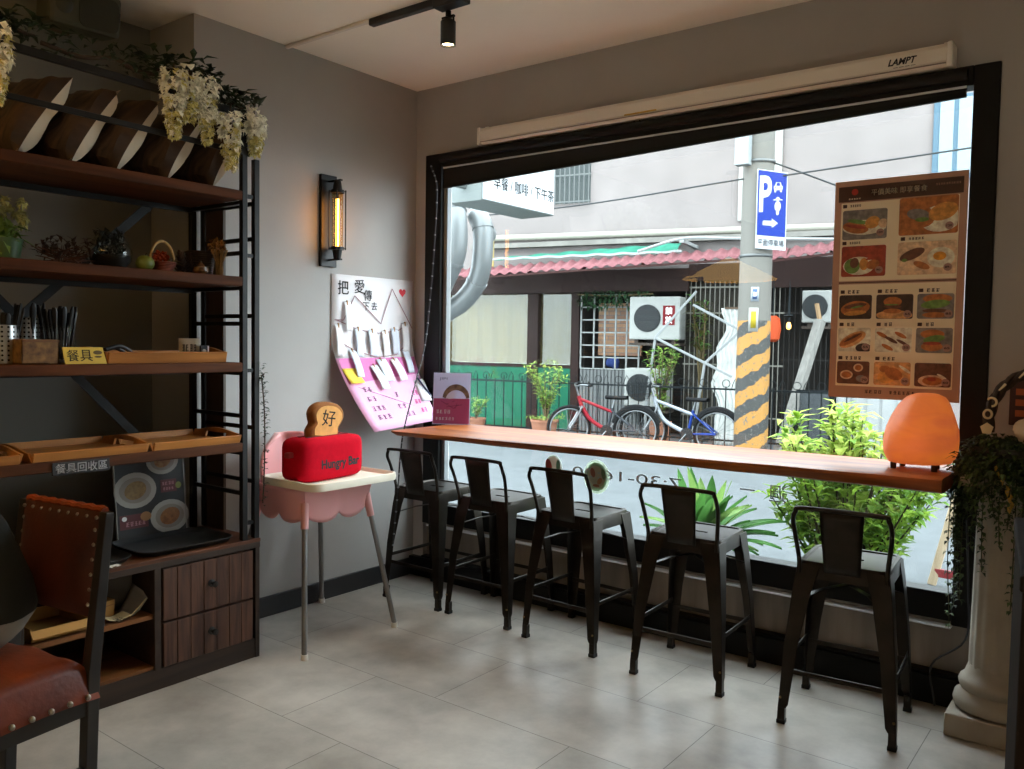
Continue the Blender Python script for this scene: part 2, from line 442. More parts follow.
# wall sconce
sx, sy0, sz0, sz1 = 0, -.675, 1.782, 2.262
s = thing('wall_sconce', 'black industrial wall sconce with a glowing tube bulb, beside the window', 'wall lamp', (0, sy0, sz0))
MB().box(0, .02, sy0-.053, sy0+.053, sz0, sz1).build('back_plate', M('sconce_black', '#191614', .4, .5), s, bevel=.003)
lx = .085
for z, d in ((sz0, 1), (sz1, -1)):
    t = MB(); t.bar((.02, sy0, z+d*.035), (lx+.03, sy0, z+d*.035), .016, .008)
    t.cyl((lx, sy0, z+d*.035), (lx, sy0, z+d*.085), .018, .026); t.cyl((lx, sy0, z+d*.085), (lx, sy0, z+d*.10), .036)
    t.build('socket', black_metal, s, smooth=35)
t = MB()
for k in range(4):
    a = pi/4+k*pi/2
    t.cyl((lx+.042*cos(a), sy0+.042*sin(a), sz0+.085), (lx+.042*cos(a), sy0+.042*sin(a), sz1-.085), .0035, seg=6)
    for z in (sz0+.092, sz1-.092): t.bar((lx, sy0, z), (lx+.046*cos(a), sy0+.046*sin(a), z), .008, .004)
t.build('cage_rod', black_metal, s, smooth=True)
MB().cyl((lx, sy0, sz0+.1), (lx, sy0, sz1-.1), .029, seg=20).build('tube_glass', glass_mat('amber_glass', '#ffe0b0', .8), s, smooth=True)
MB().cyl((lx, sy0, sz0+.105), (lx, sy0, sz1-.13), .0075, seg=10).build('filament', M('filament', '#ffd9a0', .5, emit='#ffb95e', es=32), s, smooth=True)

# small framed plate on the window wall at the far right
o = thing('wall_plate', 'small dark red framed plate with orange marks on the wall right of the window', 'sign', (3.14, 0, 1.13))
MB().box(3.085, 3.2, -.015, 0, 1.12, 1.29).build('frame', M('dark_red_frame', '#3a1512', .6), o, bevel=.003)
t = MB()
for z in (1.165, 1.205, 1.245): t.box(3.105, 3.18, -.0165, -.015, z-.012, z+.012)
t.build('printed_rows', M('orange_print', '#a8552c', .7), o)
# ================================================================== WINDOW COUNTER AND STOOLS
def wood_mat(name, c1, c2, rough=.35, axis='x', scale=1., coat=0., bump=.06, spec=.3):
    m = bpy.data.materials.new(name); m.use_nodes = True
    nt = m.node_tree; b = nt.nodes['Principled BSDF']; N = nt.nodes.new; L = nt.links.new
    tc = N('ShaderNodeTexCoord'); mp = N('ShaderNodeMapping'); L(tc.outputs['Object'], mp.inputs[0])
    sc = {'x': (.8, 9, 9), 'y': (9, .8, 9), 'z': (9, 9, .8)}[axis]
    mp.inputs['Scale'].default_value = [k*scale for k in sc]
    n = N('ShaderNodeTexNoise'); n.inputs['Scale'].default_value = 2.2; n.inputs['Detail'].default_value = 9; n.inputs['Distortion'].default_value = .7
    L(mp.outputs[0], n.inputs['Vector'])
    r = N('ShaderNodeValToRGB'); r.color_ramp.elements[0].position = .33; r.color_ramp.elements[1].position = .68
    r.color_ramp.elements[0].color = lin(c1); r.color_ramp.elements[1].color = lin(c2)
    L(n.outputs['Fac'], r.inputs[0]); L(r.outputs[0], b.inputs['Base Color'])
    b.inputs['Specular IOR Level'].default_value = spec; b.inputs['Roughness'].default_value = rough; b.inputs['Coat Weight'].default_value = coat; b.inputs['Coat Roughness'].default_value = .25
    bp = N('ShaderNodeBump'); bp.inputs['Strength'].default_value = bump; bp.inputs['Distance'].default_value = .004
    L(n.outputs['Fac'], bp.inputs['Height']); L(bp.outputs[0], b.inputs['Normal'])
    return m
counter_wood = wood_mat('counter_wood', '#6e330b', '#a85f20', .42, 'x', 1., 0, spec=.35)
ct = thing('window_counter', 'long live-edge orange wood bar counter running along the window', 'counter', (1.6, -.2, .86))
n = 24; top = []; bot = []; bk = []
random.seed(3)
for i in range(n+1):
    u = i/n; x = .375+(2.945-.375)*u; z = .932+.018*u
    wob = .006*sin(u*17)+.004*sin(u*41+1)
    yf = -.565+.125*u+wob; th = .030+.022*u
    top.append((x, yf, z)); bot.append((x, yf+.040-.03*u, z-th)); bk.append((x, -.014, z))
vs = []; fs = []
for i in range(n+1):
    t, bb, k = V(top[i]), V(bot[i]), V(bk[i])
    edge = [k, t+V((0, .012, 0)), t+V((0, .002, -.004)), t+(bb-t)*.35+V((0, -.006, 0)), bb+V((0, -.004, .006)), bb+V((0, .01, 0)), V((k.x, k.y, bb.z))]
    vs += edge
K = 7
for i in range(n):
    for j in range(K): fs.append((i*K+j, i*K+(j+1) % K, (i+1)*K+(j+1) % K, (i+1)*K+j))
fs.append(tuple(range(K))); fs.append(tuple(n*K+j for j in range(K))[::-1])
MB().add(vs, fs).build('wooden_slab', counter_wood, ct, smooth=35)
MB().box(.40, 2.90, -.05, -.0135, .862, .90).build('wall_bearer', black_metal, ct)

gun = M('gunmetal_stool', '#2b251f', .36, .7, var=.35, vs=14)
rubber = M('black_rubber', '#0f0f10', .7)
def make_stool():
    st = thing('bar_stool', '', 'stool', (0, 0, 0))
    SZ = .612; a = .158
    # pressed seat with rounded corners, dished top, rolled rim and a slot
    out = rrect(2*a, 2*a, .04, 5); k = len(out)
    inn = rrect(2*a-.03, 2*a-.03, .03, 5)
    slot = [( .055*x, .0) for x in ()]
    vs = []; 
    sl = []
    for (x, y) in inn:                       # slot ring has the same count as the rim so faces bridge cleanly
        l = max(abs(x), abs(y)); sl.append((x/l*.045, y/l*.011))
    rings = [([(x, y) for x, y in out], SZ-.062), ([(x, y) for x, y in out], SZ-.008), ([(x*.985, y*.985) for x, y in out], SZ), (inn, SZ), ([(x*.97, y*.97) for x, y in inn], SZ-.005), (sl, SZ-.006), (sl, SZ-.02)]
    for ring, z in rings: vs += [(x, y, z) for x, y in ring]
    fs = [(r*k+i, r*k+(i+1) % k, (r+1)*k+(i+1) % k, (r+1)*k+i) for r in range(len(rings)-1) for i in range(k)]
    MB().add(vs, fs).build('seat', gun, st, smooth=35)
    # tapered folded-sheet legs, splayed
    F = .206
    for sx in (-1, 1):
        for sy in (-1, 1):
            t = MB()
            def ring(z, c, w, th=.004):
                # L-shaped section, outer corner at c
                cx, cy = sx*c, sy*c
                return [(cx, cy, z), (cx-sx*w, cy, z), (cx-sx*w, cy-sy*th, z), (cx-sx*th, cy-sy*th, z), (cx-sx*th, cy-sy*w, z), (cx, cy-sy*w, z)]
            secs = [(SZ-.012, a+.001, .082), (SZ-.10, a+.012, .068), (.30, a+.012+(F-a-.012)*.56, .05), (.075, F-.004, .036), (.06, F-.003, .028)]
            vs = []
            for z, c, w in secs: vs += ring(z, c, w)
            fs = []
            for r in range(len(secs)-1):
                for i in range(6): fs.append((r*6+i, r*6+(i+1) % 6, (r+1)*6+(i+1) % 6, (r+1)*6+i))
            fs += [tuple(range(6)), tuple((len(secs)-1)*6+i for i in range(6))[::-1]]
            t.add(vs, fs)
            c0 = F-.003
            t.frustum([(sx*(c0-.026), sy*(c0-.026), .012), (sx*(c0+.001), sy*(c0-.026), .012), (sx*(c0+.001), sy*(c0+.001), .012), (sx*(c0-.026), sy*(c0+.001), .012)],
                      [(sx*(c0-.026), sy*(c0-.026), .062), (sx*c0, sy*(c0-.026), .062), (sx*c0, sy*c0, .062), (sx*(c0-.026), sy*c0, .062)])
            l = t.build('leg', gun, st, bevel=.0015, bseg=1)
            q = MB(); q.box(min(sx*(c0-.028), sx*(c0+.003)), max(sx*(c0-.028), sx*(c0+.003)), min(sy*(c0-.028), sy*(c0+.003)), max(sy*(c0-.028), sy*(c0+.003)), 0, .016); q.build('rubber_foot', rubber, l, bevel=.002)
            q = MB(); q.ball((sx*(F-.012), sy*(F-.002), .1), .005, seg=8, rings=4); q.build('rivet', M('rivet_brass', '#8d7446', .4, .8), l, smooth=True)
    # foot rails (front/back a little lower than the sides)
    for z, pr in ((.2, [((-1, -1), (1, -1)), ((-1, 1), (1, 1))]), (.23, [((-1, -1), (-1, 1)), ((1, -1), (1, 1))])):
        c = a+.012+(F-a-.012)*(1-(z-.06)/.46)-.006
        for p, q in pr: MB().bar((p[0]*c, p[1]*c, z), (q[0]*c, q[1]*c, z), .005, .018).build('foot_rail', gun, st, bevel=.001, bseg=1)
    # under-seat cross brace: arched flat straps
    t = MB()
    for s in (-1, 1):
        pts = [V((s*(-a-.004), -a-.004, SZ-.15)), V((s*-.08, -.08, SZ-.115)), V((0, 0, SZ-.105+.003*s)), V((s*.08, .08, SZ-.115)), V((s*(a+.004), a+.004, SZ-.15))]
        for i in range(4): t.bar(pts[i], pts[i+1], .022, .003)
    t.build('cross_brace', gun, st)
    # low hoop back with a wide flared splat
    yb = -a-.004; zt = .818; lean = -.058
    hp = [(-a+.006, yb, SZ-.045), (-a+.006, yb-.002, SZ+.01), (-a-.006, yb+lean*.55, SZ+.115), (-a-.008, yb+lean*.92, zt-.045), (-a+.002, yb+lean, zt-.014), (-a+.03, yb+lean, zt)]
    hp = smooth_path(hp+[(-x, y, z) for x, y, z in hp[::-1]], 5)
    MB().tube(hp, .0085, 10).build('back_hoop', gun, st, smooth=True)
    def splat(u, v):
        w = .062+.014*v
        return V(((u-.5)*2*w, yb+lean*min(1, .18+v*.82)+.006-.004*(1-(2*u-1)**2), SZ-.03+(zt-SZ+.033)*v))
    MB().grid(splat, 8, 6).build('back_splat', gun, st, smooth=True, thick=.0035)
    return st
stool0 = make_stool()
G = 'low-backed metal stools along the window counter'
SP = [(.417, -.246, 0., 'dark metal low-backed bar stool nearest the room corner and the high chair'),
      (.865, -.240, .5, 'dark metal bar stool second from the room corner, left of the window stickers'),
      (1.385, -.272, -1.5, 'dark metal bar stool in front of the round window stickers, middle of five'),
      (1.987, -.318, 2.5, 'dark metal bar stool in front of the low broad-leaved plant outside'),
      (2.635, -.368, 5., 'dark metal bar stool in front of the big bush, closest to the column')]
for i, (x, y, r, lab) in enumerate(SP):
    if i == 0:
        stool0.location = (x, y, 0); stool0.rotation_euler = (0, 0, R(r)); stool0['label'] = lab; stool0['group'] = G
    else: copy_tree(stool0, (x, y, 0), R(r), lab, G)

# salt lamp
def salt_mat():
    m = bpy.data.materials.new('salt_crystal'); m.use_nodes = True
    nt = m.node_tree; b = nt.nodes['Principled BSDF']; N = nt.nodes.new; L = nt.links.new
    tc = N('ShaderNodeTexCoord'); mp = N('ShaderNodeMapping'); L(tc.outputs['Object'], mp.inputs[0])
    mp.inputs['Rotation'].default_value = (0, .5, 0); mp.inputs['Scale'].default_value = (1, 1, 2.6)
    n = N('ShaderNodeTexNoise'); n.inputs['Scale'].default_value = 7; n.inputs['Detail'].default_value = 5; n.inputs['Distortion'].default_value = .8; L(mp.outputs[0], n.inputs['Vector'])
    r = N('ShaderNodeValToRGB'); r.color_ramp.elements[0].position = .3; r.color_ramp.elements[1].position = .75
    r.color_ramp.elements[0].color = lin('#d8623a'); r.color_ramp.elements[1].color = lin('#ff8a2e')
    L(n.outputs['Fac'], r.inputs[0])
    b.inputs['Base Color'].default_value = lin('#cf7a4c'); b.inputs['Roughness'].default_value = .55
    L(r.outputs[0], b.inputs['Emission Color']); b.inputs['Emission Strength'].default_value = .42
    bp = N('ShaderNodeBump'); bp.inputs['Strength'].default_value = .3; bp.inputs['Distance'].default_value = .01; L(n.outputs['Fac'], bp.inputs['Height']); L(bp.outputs[0], b.inputs['Normal'])
    return m
lx, ly, lz = 2.815, -.21, .950
sl = thing('salt_lamp', 'glowing orange rock salt lamp on the right end of the counter', 'lamp', (lx, ly, lz))
def rock(u, v):
    a = 2*pi*u
    prof = [(0, 0), (.07, 0), (.108, .008), (.127, .045), (.131, .09), (.127, .135), (.112, .18), (.09, .222), (.066, .252), (.034, .266), (0, .268)]
    t = v*(len(prof)-1); i = min(int(t), len(prof)-2); f = t-i
    r = prof[i][0]*(1-f)+prof[i+1][0]*f; z = prof[i][1]*(1-f)+prof[i+1][1]*f
    r *= 1+.05*sin(3*a+1)+.045*sin(5*a+z*20)+.04*sin(2*a-z*14)
    sh = .022*(z/.24)**1.5
    return V((lx+r*cos(a)+sh, ly+r*sin(a)*.8, lz+.018+z))
MB().grid(rock, 28, 26, True).build('salt_rock', salt_mat(), sl, smooth=55)
for dx, dy in ((-.07, -.05), (.07, -.05), (-.06, .05), (.06, .05)): MB().cyl((lx+dx, ly+dy, lz), (lx+dx, ly+dy, lz+.022), .011, seg=10).build('foot', M('dark_wood_foot', '#2a160c', .5), sl, smooth=35)
MB().tube(smooth_path([(lx+.10, ly+.03, lz+.05), (lx+.135, ly+.02, lz+.06), (lx+.145, ly+.03, lz+.01), (lx+.16, ly+.06, lz-.1), (lx+.17, ly+.13, .5), (lx+.17, ly+.12, .3), (lx+.06, ly+.11, .18), (lx+.08, ly+.09, .03)], 6), .004, 6).build('power_cord', M('black_cord', '#26262a', .5), sl, smooth=True)
li = bpy.data.lights.new('salt_glow', 'POINT'); li.energy = .35; li.color = (1, .45, .16); li.shadow_soft_size = .08
lo = bpy.data.objects.new('salt_glow', li); COL.objects.link(lo); lo.parent = sl; lo.location = (.0, -.30, .12)

# leaflet in an acrylic stand
cx, cy, cz = .393, -.112, .9338
o = thing('leaflet_stand', 'pink and grey leaflet standing upright on the left end of the counter', 'leaflet', (cx, cy, cz), R(33))
T = Matrix.Translation((cx, cy, cz)) @ Matrix.Rotation(R(33), 4, 'Z') @ Matrix.Rotation(R(-8), 4, 'X')
hw = .105; hh = .29
MB(T).box(-hw, hw, 0, .003, 0, hh).build('card', leaf_mat('leaflet_grey', '#d9d7e0', .02, 9, .5), o)
MB(T).box(-hw+.004, hw-.004, -.001, 0, .004, .145).build('pink_panel', leaf_mat('leaflet_pink', '#d0648a', .02, 9, .5), o)
t = MB(T)
def arch(u, v): 
    a = R(165-150*u); r = .06+.032*v*(.6+.4*sin(pi*u))
    return V((.025+r*cos(a), -.002, .13+r*sin(a)*1.05))
t.grid(arch, 12, 2); t.build('printed_bird', M('leaflet_brown', '#8a6f52', .6, var=.5, vs=30), o)
t = MB(T).prism(ell(.06, .045, 14), (-.01, -.001, .165), (1, 0, 0), (0, 0, 1), .0005); t.build('printed_belly', M('leaflet_white', '#dcd8de', .6), o)
t = MB(T)
for k in range(6): t.bar((rnd(-.06, .06), -.0018, rnd(.085, .14)), (rnd(-.06, .06), -.0018, rnd(.085, .14)), .003, .0006, up=(0, 1, 0))
t.build('printed_branch', M('leaflet_plum', '#94365c', .6), o)
t = MB(T); put_text(t, 'JIPI', (-.05, -.0012, .255), (1, 0, 0), (0, 0, 1), .03, width=.045, height=.018); t.build('dark_lettering', M('leaflet_navy', '#4a4560', .6), o, recalc=False)
t = MB(T); scribble(t, 4, (-.045, -.0016, .071), (1, 0, 0), (0, 0, 1), .085, .021, .0022); scribble(t, 6, (-.035, -.0016, .032), (1, 0, 0), (0, 0, 1), .11, .016, .0018)
t.build('white_lettering', paper_white, o, recalc=False)
g = MB(T); g.box(-hw-.004, hw+.004, -.0045, -.0025, 0, hh+.006); g.box(-hw-.004, hw+.004, .005, .007, 0, hh+.006); g.box(-hw-.004, hw+.004, -.0045, .06, -.001, .001)
g.build('acrylic_stand', glass_mat('acrylic', '#f6f6fa', .5), o)
# ================================================================== DISPLAY SHELVES (left)
shelf_wood = wood_mat('shelf_wood', '#371c0d', '#5c341a', .6, 'y', 1., spec=.15)
dark_wood = wood_mat('cabinet_dark_wood', '#2b211b', '#3d2e24', .5, 'y', 1.)
plank_wood = wood_mat('drawer_plank_wood', '#38231a', '#5e4032', .55, 'z', 2.2)
inner_wood = wood_mat('cubby_wood', '#553219', '#794c27', .55, 'y', 1.)
FX, YR, YL = .432, -1.405, -2.95
su = thing('display_shelf', 'black metal and dark wood display shelf unit with drawers, against the left wall', 'shelf unit', (.22, (YR+YL)/2, 0))
# cabinet carcass
t = MB()
t.box(.02, FX, YR-.022, YR, 0, .515); t.box(.02, FX, YL, YL+.022, 0, .515)
t.box(.02, FX+.004, YL, YR, .487, .513)
t.box(.02, FX-.004, YL, YR, 0, .085); t.box(.02, .035, YL, YR, 0, .5)
t.box(.02, FX, -1.893, -1.865, .08, .49); t.box(.02, FX, -2.40, -2.372, .08, .49)
t.build('cabinet_body', dark_wood, su, bevel=.002)
MB().box(.03, FX+.005, YL-.002, YR+.002, .512, .528).build('cabinet_top', wood_mat('cabinet_top_wood', '#3f2313', '#65391e', .55, 'y'), su, bevel=.003)
for (a, b) in ((-2.372, -1.893), (-2.93, -2.40)):
    MB().box(.035, FX-.012, a, b, .288, .306).build('cubby_board', inner_wood, su); MB().box(.035, FX-.012, a, b, .084, .098).build('cubby_board', inner_wood, su)
for z0, z1 in ((.272, .480), (.088, .262)):
    t = MB(); yy = [-1.858+(.416/7)*k for k in range(8)]
    for k in range(7): t.box(.10, FX+.004+.0012*(k % 2), yy[k]+.001, yy[k+1]-.001, z0, z1)
    d = t.build('drawer', plank_wood, su, bevel=.0015, bseg=1)
    t = MB(); zc = (z0+z1)/2+.005
    t.lathe([(.0, .0), (.016, .0), (.016, .004), (.006, .008), (.006, .02), (.013, .026), (.013, .032), (0, .034)], (FX+.005, -1.646, zc), 14, 'X')
    t.build('knob', black_metal, d, smooth=35)
# ladder frames: front and back posts with paired rungs
px = [(.418, -1.478), (.418, -1.418)]
for ye in (-1.448, -2.92):
    for y in (ye-.03, ye+.03):
        MB().box(.405, .431, y-.013, y+.013, .528, 2.33 if y < ye else 2.16).build('front_post', black_metal, su, bevel=.002, bseg=1)
    for y in (ye-.03, ye+.03): MB().box(.022, .048, y-.013, y+.013, .528, 2.33).build('rear_post', black_metal, su, bevel=.002, bseg=1)
    for z in (.73, 1.065, 1.46, 1.76, 2.0):
        MB().bar((.03, ye-.03, z), (.42, ye-.03, z), .013, .018).build('rung', black_metal, su, bevel=.001, bseg=1)
    for z in (.775, 1.01, 1.495, 1.825, 1.975):
        MB().bar((.03, ye+.03, z), (.42, ye+.03, z), .013, .018).build('rung', black_metal, su, bevel=.001, bseg=1)
    for z in (.60, 1.26, 1.75, 2.0):
        MB().bar((.418, ye-.03, z), (.418, ye+.03, z), .013, .016).build('spacer', black_metal, su)
MB().box(.055, .19, -1.423, -1.411, .528, 2.0).build('shadow_board', M('wall_shadow_brown', '#473629', .55, var=.2, vs=10, stretch=(8, 8, 1)), su)  # brown board standing in for a dark band of shadow on the wall
SH = {1: 2.019, 2: 1.658, 3: 1.295, 4: .953}
for k, z in SH.items():
    MB().box(.03, FX, YL+.02, -1.49, z-.04, z).build('shelf_board', shelf_wood, su, bevel=.004)
    t = MB()
    for y in (-1.478, -2.89): t.box(.03, .43, y-.012, y+.012, z-.055, z-.04)
    t.box(.03, .05, YL+.03, -1.47, z-.062, z-.04)
    t.build('shelf_bearer', black_metal, su)
# guard rails on the top shelf
MB().bar((.425, YL+.03, 2.208), (.425, -1.45, 2.178), .012, .022).build('guard_rail', black_metal, su, bevel=.002, bseg=1)
MB().bar((.425, YL+.03, 2.378), (.425, -1.47, 2.338), .014, .03).build('top_rail', black_metal, su, bevel=.002, bseg=1)
MB().bar((.035, YL+.03, 2.33), (.035, -1.45, 2.33), .014, .025).build('top_rail', black_metal, su, bevel=.002, bseg=1)
# cross braces behind
for a, b in (((.025, -1.62, 2.02), (.025, -2.75, .95)), ((.02, -2.75, 2.02), (.02, -1.70, .93))):
    MB().bar(a, b, .036, .006, up=(1, 0, 0)).build('cross_brace', black_metal, su)
# sign on the front edge of the fourth shelf
o = thing('return_sign', 'dark sign with white characters on the edge of the lowest shelf board', 'sign', (FX, -2.17, .90))
MB().box(FX+.001, FX+.006, -2.275, -2.07, .902, .947).build('plate', M('sign_charcoal', '#2b2a2c', .6), o, bevel=.001, bseg=1)
t = MB(); put_text(t, '餐具回收區', (FX+.0068, -2.172, .9245), (0, 1, 0), (0, 0, 1), .04, width=.185, height=.034, bold=.012); t.build('white_lettering', paper_white, o, recalc=False)

# --- brown and cream cushions leaning on the top shelf
cush_dark = M('dark_bark_cloth', '#0c0704', .9, var=1, vs=3, h2='#523a28', stretch=(14, 1.2, 2.5), bump=.15, bs=8)
cush_cream = M('cream_cushion_cloth', '#d6c6ab', .9, var=.06, vs=5, bump=.1, bs=20)
def cushion(y, label):
    o = thing('cushion', label, 'cushion', (.24, y, 2.02))
    w, h, th = .32, .385, .125
    tilt = R(-35)      # leans back along the shelf
    T = Matrix.Translation((.235, y, 2.022)) @ Matrix.Rotation(R(14), 4, 'Z') @ Matrix.Rotation(tilt, 4, 'X') @ Matrix.Translation((0, 0, h/2))
    def side(sg):
        def f(u, v):
            a, b = 2*u-1, 2*v-1
            pin = 1-.13*(1-abs(a)**2.2)*abs(b)**6; pin2 = 1-.13*(1-abs(b)**2.2)*abs(a)**6
            k = max(0, (1-a**4)*(1-b**4))**.55
            wr = .008*sin(9*a+5*b+y*30)*k
            return V((a*w/2*pin2, sg*(th/2*k+wr), b*h/2*pin))
        return f
    MB(T).grid(side(-1), 14, 14).build('printed_front', cush_dark, o, smooth=True)
    MB(T).grid(side(1), 14, 14).build('cream_back', cush_cream, o, smooth=True)
    return o
cnames = ['behind the left flower garland', 'second from the shelf end at the far left', 'in the middle of the row', 'behind the hanging white flowers', 'nearest the shelf end post']
for i, y in enumerate((-2.375, -2.195, -2.03, -1.825, -1.625)):
    cushion(y-.02, ['dark brown and cream cushion leaning on the top shelf, leftmost fully visible of the row',
                'dark brown and cream cushion on the top shelf, second from the left of the row',
                'dark brown and cream cushion on the top shelf, middle one of the row',
                'dark brown and cream cushion on the top shelf, behind the longest hanging white flowers',
                'brown and cream cushion at the right end of the top shelf, by the post'][i])['group'] = 'cushions on the top shelf'

# --- wisteria garlands
petal = M('cream_petal', '#fbf7e8', .8, var=.08, vs=30); petal_y = M('yellow_petal', '#d9d08a', .8, var=.1, vs=30)
leafg = M('dark_leaf', '#23331b', .6, var=.4, vs=30); leafg2 = M('mid_leaf', '#3a5426', .6, var=.35, vs=30)
stemb = M('brown_stem', '#3b2a1c', .8)
def bloom(o, top, L, w, seed):
    rg = random.Random(seed); t = MB(); n = int(210*L/.25)
    for i in range(n):
        f = rg.random()**.8; r = w*(1-.75*f)*rg.uniform(.55, 1)*(.75+.25*min(1, f*8)); a = rg.uniform(0, 2*pi)
        p = V(top)+V((r*cos(a), r*sin(a), -L*f)); d = V((cos(a), sin(a), rg.uniform(-.6, .4)))
        t.mi = 1 if (f > .62 and rg.random() < .75) or rg.random() < .12 else 0
        s = rg.uniform(.022, .034)*(1-.35*f)
        for k in range(3): t.leaf(p, d+V((rg.uniform(-.8, .8), rg.uniform(-.8, .8), rg.uniform(-.8, .8))), (0, 0, 1), s, s*.9, .6)
    t.build('blossom_cluster', [petal, petal_y], o, recalc=False)
    MB().tube([V(top)+V((0, 0, .03)), V(top), V(top)-V((0, 0, L*.95))], [.004, .003, .0015], 5).build('stalk', stemb, o)
def sprig(t, p, n, L, seed, spread=.16, lw=.028):
    rg = random.Random(seed)
    for i in range(n):
        a = rg.uniform(0, 2*pi); el = rg.uniform(-.3, .7); d = V((cos(a)*cos(el), sin(a)*cos(el), sin(el)))
        q = V(p)+V((rg.uniform(-1, 1)*spread*.35, rg.uniform(-1, 1)*spread, rg.uniform(-.03, .06)))
        t.leaf(q, d, (0, 0, 1), L*rg.uniform(.6, 1.1), lw, .3)
def garland(label, y, blooms, leaves, loc):
    o = thing('wisteria_garland', label, 'artificial flowers', loc)
    for i, (x, yy, z, L, w) in enumerate(blooms): bloom(o, (x, yy, z), L, w, i*7+int(y*100))
    t = MB()
    for i, (p, n, s) in enumerate(leaves): sprig(t, p, n, .075, int(y*50)+i, s)
    t.build('leaves', leafg, o, recalc=False)
    t = MB(); t.tube(smooth_path([V(p)+V((0, 0, .005)) for p, n, s in leaves] if len(leaves) > 1 else [V(leaves[0][0])-V((0, .12, 0)), V(leaves[0][0])+V((0, 0, .01)), V(leaves[0][0])+V((0, .12, 0))], 5), .006, 6); t.build('vine_stem', stemb, o, smooth=True)
    return o
garland('white wisteria garland hanging at the far left end of the top shelf', -2.44, [(.455, -2.45, 2.40, .25, .055), (.44, -2.50, 2.41, .24, .05)], [((.40, -2.42, 2.43), 46, .13), ((.40, -2.30, 2.42), 30, .1)], (.42, -2.44, 2.4))
garland('white wisteria garland with three hanging clusters, on the top rail left of the shelf corner', -1.75, [(.455, -1.815, 2.42, .25, .05), (.45, -1.745, 2.44, .2, .05), (.455, -1.672, 2.425, .25, .04)], [((.41, -1.86, 2.42), 34, .1), ((.41, -1.74, 2.445), 60, .14), ((.41, -1.63, 2.42), 30, .08)], (.42, -1.74, 2.4))
garland('white wisteria garland with two clusters at the right end of the top shelf', -1.5, [(.455, -1.565, 2.325, .235, .05), (.44, -1.44, 2.36, .19, .045), (.42, -1.415, 2.30, .11, .035)], [((.41, -1.56, 2.37), 60, .09), ((.41, -1.47, 2.36), 40, .07)], (.42, -1.5, 2.3))
o = thing('ivy_strand', 'dark leafy vine lying along the top rail between the white garlands', 'artificial vine', (.4, -2.05, 2.38))
pts = smooth_path([(.40, -2.28, 2.41), (.41, -2.15, 2.395), (.40, -2.02, 2.425), (.41, -1.94, 2.40), (.40, -1.86, 2.41)], 8)
MB().tube(pts, .008, 6).build('vine_stem', stemb, o, smooth=True)
t = MB()
for i, p in enumerate(pts[::3]): sprig(t, p, 6, .05, 300+i, .03, .02)
t.build('leaves', leafg, o, recalc=False)
# small dark strand hanging down the end post
o = thing('hanging_vine', 'thin dark vine hanging down the right end of the shelf unit', 'artificial vine', (.44, -1.40, .7))
pts = smooth_path([(.436, -1.40, 1.24), (.442, -1.39, 1.1), (.44, -1.385, .95), (.442, -1.39, .8), (.44, -1.395, .68)], 8)
MB().tube(pts, .003, 5).build('vine_stem', stemb, o)
t = MB()
for i, p in enumerate(pts): sprig(t, p, 6 if p.z > .95 else 2, .024, 400+i, .008, .012)
t.build('leaves', leafg, o, recalc=False)

# --- second shelf: dried and potted decorations
z = SH[2]; X = .25
o = thing('potted_plant', 'pale yellow-green flowering plant at the left end of the second shelf', 'plant', (X, -2.35, z))
MB().lathe([(0, 0), (.05, 0), (.062, .07), (.065, .08), (.055, .08), (.05, .05), (0, .05)], (X, -2.35, z), 18).build('pot', M('green_glass_pot', '#3d5a3a', .35), o, smooth=35)
t = MB()
for i in range(90): t.leaf(V((X, -2.35, z+.08))+rdir()*.03, rdir()+V((0, 0, .4)), (0, 0, 1), rnd(.05, .09), .03, .4)
t.build('leaves', M('fresh_leaf', '#5a7a34', .6, var=.3, vs=20), o, recalc=False)
t = MB()
for i in range(11):
    c = V((X, -2.34, z+.165))+V((rnd(-.06, .06), rnd(-.075, .085), rnd(-.03, .05)))
    for k in range(26): t.leaf(c, rdir(), (0, 0, 1), .026, .016, .5)
t.build('flower_heads', M('pale_yellow_flower', '#a3a66e', .8, var=.2, vs=30), o, recalc=False)
o = thing('dried_twigs', 'heap of reddish brown dried twigs on the second shelf beside the yellow-green plant', 'dried plant', (X, -2.14, z))
t = MB()
for i in range(80):
    a = rnd(0, 2*pi); p = V((X+rnd(-.05, .05), -2.14+rnd(-.06, .06), z+.006+rnd(0, .045))); d = V((cos(a), sin(a), rnd(0, .55)))
    t.tube([p, p+d*rnd(.04, .085)], [.003, .001], 5)
t.build('twigs', M('dried_twig', '#4a2c20', .8, var=.5, vs=20), o, recalc=False)
t = MB()
for i in range(70): t.leaf((X+rnd(-.06, .06), -2.14+rnd(-.09, .09), z+rnd(.02, .09)), rdir()+V((0, 0, .3)), (0, 0, 1), .045, .016, .5)
t.build('dried_leaves', M('dried_leaf', '#2b1a14', .8), o, recalc=False)
gl = glass_mat('clear_glass', '#f4f7f6', 1.2)
o = thing('glass_terrarium', 'round glass terrarium with a dark plant growing out, on the second shelf', 'terrarium', (X, -1.965, z))
MB().lathe([(.0, .002), (.05, .002), (.078, .035), (.082, .07), (.068, .105), (.055, .12), (.058, .126)], (X, -1.965, z), 22, caps=False).build('glass_bowl', gl, o, smooth=True)
MB().lathe([(0, .004), (.05, .004), (.074, .035), (.076, .055), (0, .06)], (X, -1.965, z), 18).build('soil', M('dark_soil', '#14100c', .9), o, smooth=35)
t = MB()
for i in range(120): t.leaf(V((X, -1.965, z+.06))+V((rnd(-.04, .04), rnd(-.05, .05), rnd(0, .07))), rdir()+V((0, 0, .7)), (0, 0, 1), rnd(.03, .055), .016, .4)
t.build('leaves', M('blackish_leaf', '#161b12', .6), o, recalc=False)
